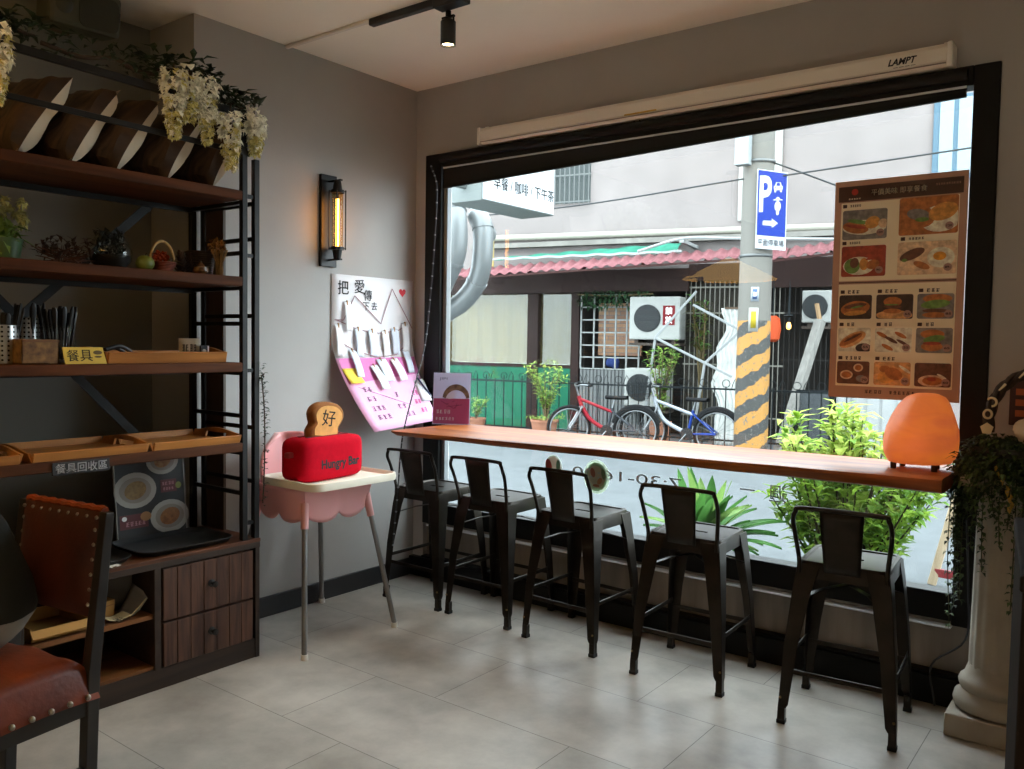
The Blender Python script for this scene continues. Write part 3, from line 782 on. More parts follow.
o = thing('green_fruit', 'green fruit lying beside the small handled basket on the second shelf', 'fruit', (.29, -1.845, z))
MB().ball((.29, -1.845, z+.033), .036, .037, .034, fn=lambda d: 1-.08*max(0, d.z)**6).build('fruit_body', M('olive_green_fruit', '#6b7426', .45, var=.2, vs=15), o, smooth=True)
MB().tube([(.29, -1.845, z+.06), (.292, -1.84, z+.074)], .003, 6).build('stem', stemb, o)
o = thing('handled_basket', 'small handled basket full of orange flowers on the second shelf', 'basket', (.27, -1.76, z))
t = MB()
for k in range(7): t.tube([(.27+(.034+.003*k)*cos(a*pi/9), -1.76+(.034+.003*k)*sin(a*pi/9), z+.006+.006*k) for a in range(18)], .004, 6, True)
t.build('woven_body', M('red_brown_wicker', '#7b3a24', .8, var=.3, vs=40), o, smooth=True)
MB().tube([(.27, -1.76+.052*cos(pi*k/14), z+.045+.085*sin(pi*k/14)) for k in range(15)], .0055, 8).build('handle', M('pale_wicker', '#b39560', .7, var=.25, vs=80), o, smooth=True)
t = MB()
for i in range(9):
    c = V((.27+rnd(-.03, .03), -1.76+rnd(-.035, .035), z+.06+rnd(0, .015)))
    for k in range(16): t.leaf(c, rdir()+V((0, 0, .4)), (0, 0, 1), .024, .018, .4)
t.build('orange_flowers', M('orange_flower', '#b4471c', .7, var=.3, vs=40), o, recalc=False)
t = MB()
for k in range(12): t.leaf((.275, -1.725+rnd(-.02, .015), z+.04), V((.4, rnd(-.2, 1), rnd(-.3, .3))), (0, 0, 1), .04, .014, .3)
t.build('pale_leaves', M('pale_dried_leaf', '#a08a5c', .8), o, recalc=False)
for i, (dy, dx, r, lab) in enumerate(((-1.665, .25, .03, 'dark brown pine cone behind the handled basket on the second shelf'), (-1.615, .23, .028, 'dark brown pine cone between the other pine cone and the woven basket'))):
    o = thing('pine_cone', lab, 'pine cone', (dx, dy, z)); t = MB()
    for k in range(60):
        f = k/60; a = k*2.4; rr = r*(1-.55*f); t.leaf((dx+.2*rr*cos(a), dy+.2*rr*sin(a), z+.012+.085*f), V((cos(a), sin(a), .35+.5*f)), (0, 0, 1), rr*1.25, .02, -.3)
    t.build('scales', M('pine_cone_brown', '#4d3524', .8, var=.4, vs=30), o, recalc=False)
    MB().lathe([(0, 0), (r*.5, .005), (r*.55, .04), (.004, .095)], (dx, dy, z), 10).build('core', stemb, o, smooth=True)
o = thing('brown_bulb', 'small shiny brown bulb ornament in front of the pine cones', 'ornament', (.34, -1.63, z))
MB().lathe([(0, 0), (.02, .002), (.032, .016), (.03, .032), (.014, .044), (.005, .056), (0, .058)], (.34, -1.63, z), 18).build('bulb', M('glossy_brown', '#5a3a20', .25, var=.3, vs=20), o, smooth=True)
MB().lathe([(.006, .05), (.0075, .055), (.004, .06)], (.34, -1.63, z), 10).build('tip', stemb, o, smooth=True)
o = thing('woven_basket', 'dark woven basket with dried orange flowers at the right end of the second shelf', 'basket', (.22, -1.555, z))
t = MB()
for k in range(12): t.tube([(.22+(.045+.0012*k)*cos(a*pi/9), -1.555+(.045+.0012*k)*sin(a*pi/9), z+.006+.009*k) for a in range(18)], .0055, 6, True)
t.build('woven_body', M('dark_wicker', '#33241a', .8, var=.4, vs=60), o, smooth=True)
t = MB(); t.lathe([(0, .004), (.045, .004)], (.22, -1.555, z), 16, caps=False); t.build('bottom', M('dark_wicker', '#33241a'), o)
o = thing('dried_bouquet', 'bundle of dried straw-coloured flowers beside the dark woven basket', 'dried flowers', (.3, -1.515, z))
t = MB()
for k in range(26):
    a = rnd(0, 2*pi); b = V((.3+.014*cos(a), -1.515+.014*sin(a), z+.003)); t.tube([b, b+V((.0, .0, .06)), b+V((.02*cos(a), .02*sin(a), .115))], .0022, 5)
t.build('stalks', M('straw', '#8a6a3e', .8, var=.3, vs=30), o)
t = MB()
for k in range(9):
    c = V((.3+rnd(-.03, .03), -1.515+rnd(-.035, .035), z+.125+rnd(-.01, .025)))
    for j in range(16): t.leaf(c, rdir(), (0, 0, 1), .024, .014, .4)
t.build('flower_heads', M('dried_orange', '#9a6a32', .8, var=.4, vs=40), o, recalc=False)

# --- third shelf: cutlery, sign, box, tray
z = SH[3]
perf = M('perforated_steel', '#c6c8c8', .3, .85)
def canister(x, y, h, r, label):
    o = thing('cutlery_canister', label, 'canister', (x, y, z))
    MB().lathe([(r*.3, .002), (r, .002), (r, h), (r+.003, h+.002), (r-.002, h), (r-.002, .006), (0, .006)], (x, y, z), 26).build('steel_cup', perf, o, smooth=35)
    t = MB()
    for i in range(16):
        for k in range(int(h/.0165)):
            a = 2*pi*i/16; c = V((x+(r+.0006)*cos(a), y+(r+.0006)*sin(a), z+.014+.0165*k))
            t.prism(ell(.008, .008, 8), c, (-sin(a), cos(a), 0), (0, 0, 1), .0004)
    t.build('round_holes', M('hole_dark', '#0b0b0b', .9), o)
    return o
canister(.27, -2.365, .135, .05, 'perforated steel canister of black-handled utensils, at the left end of the third shelf')
canister(.17, -2.235, .165, .036, 'tall perforated steel canister behind the speckled brown box')
def utensil(x, y, h, tx, ty, lab, grp, kind):
    o = thing(kind, lab, 'utensil', (x, y, z+.008), 0, grp); d = V((tx, ty, 1)).normalized(); p = V((x, y, z+.008))
    MB().tube([p, p+d*h*.45, p+d*h*.6], [.004, .0045, .006], 8).build('shaft', M('dark_steel', '#4a4b4d', .4, .7), o, smooth=True)
    T = MB()
    T.tube([p+d*h*.55, p+d*h*.7, p+d*h*.93, p+d*h], [.007, .009, .011, .006], 8, flat=.6); T.build('handle', black_plastic, o, smooth=True)
    return o
u0 = None
for i in range(9):
    a = 2*pi*i/9; utensil(.27+.028*cos(a), -2.365+.028*sin(a), rnd(.17, .21), .12*cos(a), .22*sin(a), 'black-handled utensil in the left perforated canister on the third shelf', 'black utensils in the left canister', 'serving_utensil')
for i in range(5):
    a = 2*pi*i/5; utensil(.17+.022*cos(a), -2.235+.022*sin(a), rnd(.19, .22), .10*cos(a), .14*sin(a), 'black-handled utensil in the perforated canister behind the speckled box', 'black utensils in the tall canister', 'serving_utensil')
o = thing('cutlery_jar', 'clear jar of black-handled utensils behind the yellow sign on the third shelf', 'jar', (.20, -2.145, z))
MB().lathe([(0, .004), (.055, .004), (.06, .02), (.06, .13), (.062, .14)], (.20, -2.145, z), 24, caps=False).build('glass_wall', gl, o, smooth=True)
MB().lathe([(0, .002), (.058, .002), (.058, .012), (0, .012)], (.20, -2.145, z), 24).build('base', M('grey_plastic', '#6e7072', .4), o)
for i in range(12):
    a = 2*pi*i/12; utensil(.20+.034*cos(a), -2.145+.036*sin(a), rnd(.18, .22), .12*cos(a), .16*sin(a), 'black-handled utensil in the clear jar behind the yellow sign', 'black utensils in the clear jar', 'serving_utensil')
o = thing('speckled_box', 'open brown box with a gold speckled front, left of the yellow sign', 'box', (.33, -2.29, z))
t = MB(); a0, a1 = -2.352, -2.226
t.box(.27, .39, a0, a1, z, z+.006); t.box(.384, .39, a0, a1, z, z+.088); t.box(.27, .276, a0, a1, z, z+.088); t.box(.27, .39, a0, a0+.006, z, z+.088); t.box(.27, .39, a1-.006, a1, z, z+.088)
t.build('box_walls', M('speckled_brown', '#4a2f1a', .6, var=1, vs=38, h2='#8f6c38'), o, bevel=.0015)
t = MB(); t.bar((.393, a0, z+.082), (.393, a1, z+.082), .004, .008); t.build('rim_band', M('brown_band', '#6b482a', .6), o)
o = thing('cutlery_sign', 'yellow slanted sign with black characters on the third shelf', 'sign', (.37, -2.14, z))
T = Matrix.Translation((.405, -2.137, z)) @ Matrix.Rotation(R(-14), 4, 'Y')
t = MB(T); t.prism([(-.075, 0), (.075, 0), (.066, .062), (-.08, .062)], (0, 0, 0), (0, 1, 0), (0, 0, 1), .004); t.build('card', M('sign_yellow', '#d0b448', .7), o)
MB().box(.345, .40, -2.20, -2.07, z, z+.004).build('foot', M('sign_yellow_dark', '#a08a38', .7), o)
t = MB(T); put_text(t, '餐', (0, -.046, .032), (0, 1, 0), (0, 0, 1), .05, height=.042, bold=.004); put_text(t, '具', (0, .002, .032), (0, 1, 0), (0, 0, 1), .05, height=.042, bold=.004)
for v in range(len(t.v)): t.v[v] = tuple(V(t.v[v])+V((.0048, 0, 0)))
t.build('lettering', ink, o, recalc=False)
t = MB(T); t.prism(ell(.034, .016, 14), (.0046, .045, .042), (0, 1, 0), (0, 0, 1), .0004); t.prism(ell(.028, .008, 10), (.0046, .045, .026), (0, 1, 0), (0, 0, 1), .0004); t.build('printed_emblem', M('emblem_olive', '#5d4a20', .7), o)
tray_wood = wood_mat('bamboo_tray', '#8a5524', '#b9793a', .45, 'y', .8)
def tray(x0, x1, y0, y1, z, label, h=.045, flare=.012, group=None):
    o = thing('wooden_tray', label, 'tray', ((x0+x1)/2, (y0+y1)/2, z), 0, group)
    MB().box(x0, x1, y0, y1, z, z+.008).build('base', tray_wood, o)
    t = MB(); e = .009; f = flare
    t.bar((x0-f/2, y0-f, z+h/2), (x0-f/2, y1+f, z+h/2), e, h, up=(-.25, 0, 1)); t.build('long_side', tray_wood, o, bevel=.002, bseg=1)
    t = MB(); t.bar((x1+f/2, y0-f, z+h/2), (x1+f/2, y1+f, z+h/2), e, h, up=(.25, 0, 1)); t.build('long_side', tray_wood, o, bevel=.002, bseg=1)
    for s, y in ((-1, y0), (1, y1)):
        t = MB(); n = 14
        for k in range(n):          # raised end wall with a hand hole
            u0, u1 = k/n, (k+1)/n; xa, xb = x0+(x1-x0)*u0, x0+(x1-x0)*u1
            ht = lambda u: h+.018*sin(pi*u)**1.5
            hole = .3 < (u0+u1)/2 < .7
            lo = h*.62
            if hole:
                t.add([(xa, y, z), (xb, y, z), (xb, y+s*.003, z+lo-.012), (xa, y+s*.003, z+lo-.012), (xa, y+s*.009, z), (xb, y+s*.009, z), (xb, y+s*.012, z+lo-.012), (xa, y+s*.012, z+lo-.012)], [(0, 1, 2, 3), (7, 6, 5, 4), (3, 2, 6, 7), (0, 4, 5, 1), (0, 3, 7, 4), (1, 5, 6, 2)])
                b = z+lo+.012
            else: b = z
            t.add([(xa, y+s*(.008 if hole else 0), b), (xb, y+s*(.008 if hole else 0), b), (xb, y+s*.012, z+ht(u1)), (xa, y+s*.012, z+ht(u0)), (xa, y+s*(.017 if hole else .009), b), (xb, y+s*(.017 if hole else .009), b), (xb, y+s*.021, z+ht(u1)), (xa, y+s*.021, z+ht(u0))], [(0, 1, 2, 3), (7, 6, 5, 4), (3, 2, 6, 7), (0, 4, 5, 1), (0, 3, 7, 4), (1, 5, 6, 2)])
        t.build('end_wall', tray_wood, o)
    return o
tray(.10, .40, -2.045, -1.565, z, 'light wooden tray on the third shelf, right of the yellow sign')
o = thing('sauce_packet', 'white printed packet standing in the tray on the third shelf', 'packet', (.27, -1.64, z+.008))
T = Matrix.Translation((.27, -1.64, z+.009)) @ Matrix.Rotation(R(58), 4, 'Z')
def pk(sg): return lambda u, v: V(((u-.5)*.085, sg*.012*(1-(2*u-1)**4)*(1-(2*v-1)**4), v*.09))
t = MB(T); t.grid(pk(1), 6, 6); t.grid(pk(-1), 6, 6); t.build('pouch', M('packet_white', '#d5cec2', .5, var=.05), o, smooth=True)
t = MB(T); scribble(t, 4, (.0, -.0135, .05), (1, 0, 0), (0, 0, 1), .06, .03, .003); t.build('printing', M('packet_print', '#57534c', .7), o)
o = thing('dark_packet', 'small dark blue and white packet in the tray next to the white packet', 'packet', (.27, -1.545, z+.008))
t = MB(); t.box(.30, .31, -1.612, -1.572, z+.009, z+.07); t.build('box', M('packet_navy', '#1d2430', .5), o, bevel=.002)
t = MB(); t.box(.3101, .3106, -1.580, -1.573, z+.012, z+.068); t.prism(ell(.02, .02, 12), (.3101, -1.596, z+.045), (0, 1, 0), (0, 0, 1), .0005); t.build('printing', paper_white, o)
o = thing('black_tongs', 'black tongs lying in the wooden tray on the third shelf', 'tongs', (.25, -1.93, z+.012))
t = MB(); t.tube(smooth_path([(.20, -1.85, z+.012), (.22, -1.93, z+.058), (.25, -1.99, z+.05)], 5), .008, 8); t.build('arm', black_plastic, o, smooth=True)
t = MB(); t.tube(smooth_path([(.24, -1.84, z+.012), (.245, -1.92, z+.062), (.255, -1.99, z+.05)], 5), .008, 8); t.build('arm', black_plastic, o, smooth=True)

# --- fourth shelf: two trays
z = SH[4]
tray(.08, .425, -2.33, -1.925, z, 'light wooden tray on the lowest shelf board, directly above the charcoal sign', .034, .006, 'wooden trays on the lowest shelf')
tray(.08, .425, -1.885, -1.51, z, 'light wooden tray at the right end of the lowest shelf board', .034, .006, 'wooden trays on the lowest shelf')
tray(.08, .425, -2.86, -2.385, z, 'light wooden tray at the left edge of the photo on the lowest shelf board', .034, .006, 'wooden trays on the lowest shelf')

# --- on the cabinet: black trays, menu board
zt = .529
def black_tray(x0, x1, y0, y1, z, label):
    o = thing('serving_tray', label, 'tray', ((x0+x1)/2, (y0+y1)/2, z), 0, 'black serving trays on the cabinet')
    w, d = x1-x0, y1-y0; T = Matrix.Translation(((x0+x1)/2, (y0+y1)/2, z)); k = None
    rs = [(rrect(w-.05, d-.05, .05, 5), 0), (rrect(w-.03, d-.03, .055, 5), .004), (rrect(w-.008, d-.008, .06, 5), .02), (rrect(w, d, .062, 5), .022), (rrect(w-.008, d-.008, .06, 5), .024), (rrect(w-.04, d-.04, .055, 5), .008), (rrect(w-.06, d-.06, .05, 5), .005)]
    n = len(rs[0][0]); vs = [(x, y, zz) for r, zz in rs for x, y in r]
    fs = [(i*n+j, i*n+(j+1) % n, (i+1)*n+(j+1) % n, (i+1)*n+j) for i in range(len(rs)-1) for j in range(n)]+[tuple(range(n))[::-1], tuple((len(rs)-1)*n+j for j in range(n))]
    MB(T).add(vs, fs).build('tray_body', M('tray_black', '#1c1f20', .42), o, smooth=40)
    return o
bt = black_tray(.12, .425, -1.93, -1.505, zt, 'black serving tray on the right end of the cabinet top, below the food menu board')
black_tray(.12, .425, -2.42, -1.955, zt, 'black serving tray on the cabinet top, partly hidden behind the leather chair')
o = thing('tissue_scrap', 'small crumpled white paper at the front edge of the cabinet top', 'paper', (.42, -2.05, zt))
MB().grid(lambda u, v: V((.425+.03*(v-.5), -2.10+.07*u, zt+.001+.006*abs(sin(u*9+v*5)))), 10, 4).build('sheet', paper_white, o, thick=.001)

def food_plate(o, T, cx, cz, r, c1, c2, depth=0):
    MB(T).prism(ell(2*r, 1.6*r, 24), (cx, -.0006, cz), (1, 0, 0), (0, 0, 1), .0005).build('printed_plate', M('print_plate_white', '#a8a39a', .5), o)
    MB(T).prism(ell(1.5*r, 1.15*r, 20), (cx, -.0012, cz), (1, 0, 0), (0, 0, 1), .0005).build('printed_dish_rim', M('print_dish_grey', '#8d857a', .5), o)
    MB(T).prism(ell(1.05*r, .8*r, 18, rot=.3), (cx, -.0018, cz), (1, 0, 0), (0, 0, 1), .0005).build('printed_food', M('print_food_'+c1, '#'+c1, .5, var=1, vs=60, h2='#'+c2), o)
yaw = R(80)
o = thing('menu_board', 'dark food menu board with plates of food, standing on the cabinet behind the black tray', 'menu', (.11, -1.70, zt))
T = Matrix.Translation((.105, -1.71, zt)) @ Matrix.Rotation(R(90), 4, 'Z') @ Matrix.Rotation(R(-6), 4, 'X')
MB(T).box(-.155, .155, 0, .004, .0, .36).build('board', M('menu_black', '#15110f', .45), o)
for a in (-.160, .155): MB(T).box(a, a+.004, -.003, .006, 0, .36).build('frame_edge', M('menu_edge_grey', '#9a9892', .4), o)
food_plate(o, T, .06, .33, .075, '8a5a34', 'b08a58'); food_plate(o, T, -.07, .215, .095, '7a5c30', '9a7c48'); food_plate(o, T, .08, .085, .09, '7a4c24', 'a06a34')
MB(T).box(.045, .12, -.0008, 0, .19, .245).build('printed_red_panel', M('menu_red', '#5a1c1e', .5), o); MB(T).box(-.145, -.02, -.0008, 0, .055, .115).build('printed_red_panel', M('menu_red', '#5a1c1e'), o)
t = MB(T); scribble(t, 4, (.08, -.0012, .228), (1, 0, 0), (0, 0, 1), .06, .014, .002); scribble(t, 4, (.08, -.0012, .205), (1, 0, 0), (0, 0, 1), .05, .012, .002, 3); scribble(t, 5, (-.075, -.0012, .075), (1, 0, 0), (0, 0, 1), .09, .018, .0025, 5)
t.build('printed_lettering', M('menu_rose', '#b0747a', .5), o)
t = MB(T); t.prism(ell(.022, .02, 12), (-.125, -.0012, .10), (1, 0, 0), (0, 0, 1), .0004); t.build('printed_dot', paper_white, o)
t = MB(T); t.prism(ell(.028, .03, 12), (.128, -.0012, .215), (1, 0, 0), (0, 0, 1), .0004); t.build('printed_lime', M('menu_lime', '#7c8038', .5), o)
t = MB(T); t.prism(ell(.05, .04, 12), (-.03, -.0012, .1), (1, 0, 0), (0, 0, 1), .0004); t.build('printed_snack', M('menu_tan', '#9a6a3c', .5), o)

# --- cubby contents
card = M('cardboard', '#a97c3e', .8, var=.08, vs=12)
o = thing('cardboard_box', 'open shallow cardboard box on the cubby board of the cabinet', 'box', (.28, -2.20, .307))
t = MB(); a0, a1, b0, b1, zc, zh = .16, .40, -2.34, -2.13, .307, .052
t.box(a0, a1, b0, b1, zc, zc+.004); t.box(a0, a0+.004, b0, b1, zc, zc+zh); t.box(a1-.004, a1, b0, b1, zc, zc+zh*.8); t.box(a0, a1, b0, b0+.004, zc, zc+zh); t.box(a0, a1, b1-.004, b1, zc, zc+zh)
t.build('tray_walls', card, o)
t = MB(); t.add([(a1, b0, zc+zh*.8), (a1, b1, zc+zh*.8), (a1+.022, b1, zc+zh*.35), (a1+.022, b0, zc+zh*.35)], [(0, 1, 2, 3)]); t.build('flap', card, o, thick=.003)
o = thing('cardboard_packet', 'small upright cardboard packet in the cabinet cubby beside the shallow box', 'box', (.30, -2.02, .307))
T = Matrix.Translation((.30, -2.04, .307)) @ Matrix.Rotation(R(15), 4, 'Z') @ Matrix.Rotation(R(6), 4, 'Y')
MB(T).box(-.03, .03, -.035, .035, 0, .07).build('packet_body', card, o, bevel=.002)
MB(T).box(-.031, .031, -.036, .036, .05, .054).build('seal_strip', M('kraft_tape', '#8c6430', .7), o)
o = thing('white_booklet', 'open white booklet lying on the cubby board at the front', 'booklet', (.37, -2.0, .307))
t = MB(); t.grid(lambda u, v: V((.33+.07*v, -2.06+.09*u, .3085+.012*abs(2*u-1)**1.5)), 8, 2); t.build('pages', M('booklet_page', '#c9b98f', .8), o, thick=.0025)
t = MB(); scribble(t, 6, (.40, -2.01, .3125), (0, 1, 0), (-1, 0, 0), .05, .05, .002); t.build('printing', ink, o)
o = thing('grey_folder', 'grey folder standing upright at the back of the cabinet cubby', 'folder', (.24, -1.93, .307))
t = MB(); t.prism([(0, 0), (.14, .0), (.14, .17), (0, .17)], (.22, -1.99, .307), (.35, .9, 0), (0, 0, 1), .004); t.build('cover', M('folder_grey', '#6c6a66', .7), o)
o = thing('rolled_sheet', 'curled pale sheet in the cabinet cubby next to the dividing panel', 'paper', (.34, -1.93, .307))
t = MB(); t.grid(lambda u, v: V((.29+.09*u, -1.975+.07*v+.02*u, .309+.10*v**1.5*(1-.35*u))), 6, 8); t.build('sheet', M('sheet_grey', '#8f8c85', .7), o, thick=.001, smooth=True)
t = MB(); t.bar((.40, -1.975, .315), (.40, -1.91, .37), .004, .003); t.build('pale_edge', M('pale_edge', '#b9a77c', .7), o)
# ================================================================== HIGH CHAIR, TOASTER CUSHION, POSTER, LEATHER CHAIR, SPEAKER
pink = M('pale_pink_plastic', '#e8a9a8', .35, sss=.1); 
tray_cream = M('cream_tray_plastic', '#ece3d0', .35)
hc = thing('high_chair', 'pink plastic high chair with a cream tray and grey metal legs', 'high chair', (.34, -1.03, 0))
legm = M('grey_tube_legs', '#8b8a88', .35, .6)
top = {(1, 1): (.50, -.845), (1, -1): (.50, -1.215), (-1, 1): (.17, -.855), (-1, -1): (.17, -1.205)}
ft = {(1, 1): (.612, -.757), (1, -1): (.617, -1.308), (-1, 1): (.045, -.735), (-1, -1): (.045, -1.315)}
for k in top:
    a, b = V((*top[k], .66)), V((*ft[k], .0)); d = b-a
    l = MB().tube([a, b+V((0, 0, .02))], [.0125, .0125], 12).build('leg', legm, hc, smooth=35)
    MB().cyl(a, a+d*.17, .019, .0175, seg=12).build('pink_socket', M('pink_socket', '#dfa3a0', .4), l, smooth=35)
    MB().cyl(b+V((0, 0, .024)), b, .0155, .017, seg=12).build('white_foot', white_plastic, l, smooth=35)
# moulded seat shell: a tub with scalloped lower edge
cx, cy = .33, -1.03
def tub(u, v):
    a = 2*pi*u; sq = 1/max(abs(cos(a)), abs(sin(a)))**.72
    r = (.195+.03*v)*sq; zlow = .560+.035*(1-abs(sin(4*a))**.6) 
    z = zlow+(.725-zlow)*v
    return V((cx+r*cos(a)*.95, cy+r*sin(a), z))
MB().grid(tub, 56, 8, True).build('seat_tub', pink, hc, smooth=True, thick=.005)
MB().lathe([(0, .60), (.17, .60), (.185, .615), (0, .612)], (cx, cy, 0), 28, caps=False).build('seat_pan', pink, hc, smooth=35)
def back(u, v):
    a = (u-.5)*2; w = .19*max(.12, 1-max(0, (v-.3)/.7)**3.2)**.5
    zz = .66+.275*v
    wr = .03*(1-abs(a)**2)
    return V((.135-.035*v-wr+.07*abs(a)**2.5, cy+a*w, zz))
MB().grid(back, 20, 12).build('backrest', pink, hc, smooth=True, thick=.014)
rim = []
for (x, y) in rrect(.41, .52, .06, 6): rim.append((x+.455, y+cy))
n = len(rim); c0 = V((.455, cy, 0))
vs = []; prof = [(.90, .735), (1., .735), (1.01, .75), (1., .768), (.97, .770), (.945, .765), (.92, .752)]
for s, z in prof: vs += [(c0.x+(x-c0.x)*s, cy+(y-cy)*s, z) for x, y in rim]
fs = [(i*n+j, i*n+(j+1) % n, (i+1)*n+(j+1) % n, (i+1)*n+j) for i in range(len(prof)-1) for j in range(n)]+[tuple(range(n))[::-1], tuple((len(prof)-1)*n+j for j in range(n))]
MB().add(vs, fs).build('tray', tray_cream, hc, smooth=40)

# toaster cushion with a slice of toast
red = M('red_plush', '#b50a20', .9, spec=.08, var=.08, vs=40, bump=.1, bs=200)
to = thing('toaster_cushion', 'red soft toaster cushion with black lettering on the high chair tray', 'cushion', (.44, -1.09, .753))
yw = R(6)
T = Matrix.Translation((.445, -1.065, .753)) @ Matrix.Rotation(yw, 4, 'Z')
hx, hy, hz = .085, .20, .20
def bx(d):
    m = max(abs(d.x), abs(d.y), abs(d.z)); return 1/(abs(d.x)**7+abs(d.y)**7+abs(d.z)**7)**(1/7)
MB(T).ball((0, 0, hz/2), hx, hy, hz/2, 40, 28, fn=bx).build('plush_body', red, to, smooth=True)
t = MB(T)
for s in (-1, 1): t.box(-.034 if s < 0 else .014, -.014 if s < 0 else .034, -.13, .13, hz-.001, hz+.002)
t.build('toast_slot', M('dark_red_slot', '#5e0a14', .9), to)
MB(T).box(-.015, .015, -hy-.03, -hy+.01, .115, .14).build('lever', M('dark_red_lever', '#8c1a20', .8), to, bevel=.005)
t = MB(T); put_text(t, 'Hungry Bar', (hx+.0016, .028, .072), (0, 1, 0), (0, 0, 1), .06, width=.25, height=.055, bold=.010); t.build('black_lettering', ink, to, recalc=False)
tp = thing('toast_cushion', 'brown toast-slice cushion with one black character, standing in the red toaster', 'cushion', (.44, -1.06, .95))
T = Matrix.Translation((.445, -1.075, .935)) @ Matrix.Rotation(yw, 4, 'Z') @ Matrix.Rotation(R(-8), 4, 'X')
ol = [(-.095, 0), (-.10, .035), (-.082, .065), (-.092, .09), (-.098, .12), (-.08, .15), (-.04, .17), (.02, .176), (.07, .168), (.105, .145), (.115, .11), (.10, .08), (.085, .055), (.088, .03), (.085, 0)]
ol2 = [(p.x, p.y) for p in smooth_path([(x, y, 0) for x, y in ol], 4)]
def slab(pts, th, rr):
    n = len(pts); c = (sum(p[0] for p in pts)/n, sum(p[1] for p in pts)/n); vs = []
    for s, x in ((.0, -th/2), (.86, -th/2), (.97, -th*.35), (1., 0), (.97, th*.35), (.86, th/2), (0, th/2)):
        vs += [(x, c[0]+(p[0]-c[0])*s, c[1]+(p[1]-c[1])*s) for p in pts]
    fs = [(i*n+j, i*n+(j+1) % n, (i+1)*n+(j+1) % n, (i+1)*n+j) for i in range(6) for j in range(n)]
    return vs, fs
v_, f_ = slab(ol2, .055, .01); MB(T).add(v_, f_).build('crust', M('toast_crust', '#8a5320', .9, var=.15, vs=30), tp, smooth=60)
t = MB(T); c = (0.005, .083)
t.prism([((x-c[0])*.80+c[0], (y-c[1])*.80+c[1]) for x, y in ol2], (.0265, 0, 0), (0, 1, 0), (0, 0, 1), .003); t.build('bread_face', M('toast_face', '#d59a55', .9, var=.12, vs=30), tp)
t = MB(T); put_text(t, '好', (.0302, .004, .10), (0, 1, 0), (0, 0, 1), .1, height=.075, width=.085, bold=.03); t.build('black_character', ink, tp, recalc=False)

# --- hand-made pink and white poster: on the wall above, its foot pushed out onto the counter
ptop, pbot = 1.75, .91
P0, P1 = V((.006, -.645, ptop)), V((.006, -.03, ptop))
def poster(u, v):      # u along the wall, v downwards
    y = -.645+.615*u; z = ptop-(ptop-.925)*v
    k = max(0, v-.42)/.58
    return V((.006+.245*k**1.5, y+(.09-.12*u)*k**1.5, z+(-.012+.034*u)*k))
pw = thing('love_poster', 'large hand-lettered white and pink poster hung with paper slips on the wall by the window', 'poster', (.05, -.33, .93))
t = MB(); t.grid(lambda u, v: poster(u, v*.545), 10, 10); t.build('white_card', M('poster_white', '#e3e0e2', .8), pw, smooth=True, thick=.0015)
t = MB(); t.grid(lambda u, v: poster(u, .545+v*.455), 10, 12); t.build('pink_card', M('poster_pink', '#ecaed2', .8), pw, smooth=True, thick=.0015)
t = MB(); t.grid(lambda u, v: poster(.03+.96*u, .548+(.16-.04*u)*v)+V((.0016, 0, 0)), 10, 8); t.build('dark_pink_band', M('poster_magenta', '#d478ae', .8), pw, smooth=True)
def on(u, v, off=.003): return poster(u, v)+V((off, 0, off*.3))
def frame(u, v): 
    a = poster(u, v); ux = (poster(u+.01, v)-a).normalized(); uy = (a-poster(u, v+.01)).normalized(); return a, ux, uy
def wr(mb, s, u, v, h, bold=.006, w=None):
    a, ux, uy = frame(u, v); n = ux.cross(uy); put_text(mb, s, a+n*.0026, ux, uy, .1, height=h, width=w, bold=bold)
t = MB(); wr(t, '把', .13, .085, .075, .01); wr(t, '愛', .32, .07, .075, .008); wr(t, '傳', .42, .125, .06, .006); wr(t, '下', .40, .20, .045, .004); wr(t, '去', .50, .195, .045, .004)
t.build('brush_lettering', ink, pw, recalc=False)
t = MB(); a, ux, uy = frame(.86, .088); hp = []
for k in range(24):
    q = 2*pi*k/24; hp.append((.0017*16*sin(q)**3, .0017*(13*cos(q)-5*cos(2*q)-2*cos(3*q)-cos(4*q))))
t.prism([(x, y) for x, y in hp], a+V((.002, 0, 0)), ux, uy, .0008); t.build('red_heart', M('heart_red', '#d8323f', .7), pw)
str_m = M('mauve_string', '#a4787f', .8)
def string(pts):
    q = []
    for i in range(len(pts)-1):
        for k in range(6): f = k/6; q.append(on(pts[i][0]*(1-f)+pts[i+1][0]*f, pts[i][1]*(1-f)+pts[i+1][1]*f, .006))
    q.append(on(*pts[-1], .006)); MB().tube(q, .0022, 5).build('string', str_m, pw)
string([(.03, .30), (.13, .30), (.26, .135), (.58, .315), (.72, .07), (.99, .34)])
string([(.05, .30), (.30, .36), (.55, .38), (.80, .36), (.93, .31)])
string([(.08, .44), (.25, .50), (.5, .545), (.75, .53), (.88, .47)])
t = MB()
for i, (u, v, s) in enumerate(((.20, .75, 2), (.20, .81, 2), (.22, .87, 3), (.24, .925, 3), (.55, .80, 1), (.55, .875, 2), (.62, .93, 2))):
    a, ux, uy = frame(u+.02, v); scribble(t, s, a+V((.003, 0, .001)), ux, uy, .035*s, .03, .003, i+2)
a, ux, uy = frame(.4, .8); t.bar(a+V((.003, 0, .001))-ux*.16+uy*.07, a+V((.003, 0, .001))+ux*.2-uy*.09, .002, .0004, up=(1, 0, 0)); t.build('handwriting', M('purple_grey_ink', '#6a5068', .8), pw)
t = MB()
for i, (u, v) in enumerate(((.83, .80), (.82, .86), (.86, .92))):
    a, ux, uy = frame(u, v); scribble(t, 2, a+V((.003, 0, .001)), ux, uy, .05, .03, .004, 20+i)
t.build('pink_handwriting', M('rose_ink', '#d3568f', .8), pw)
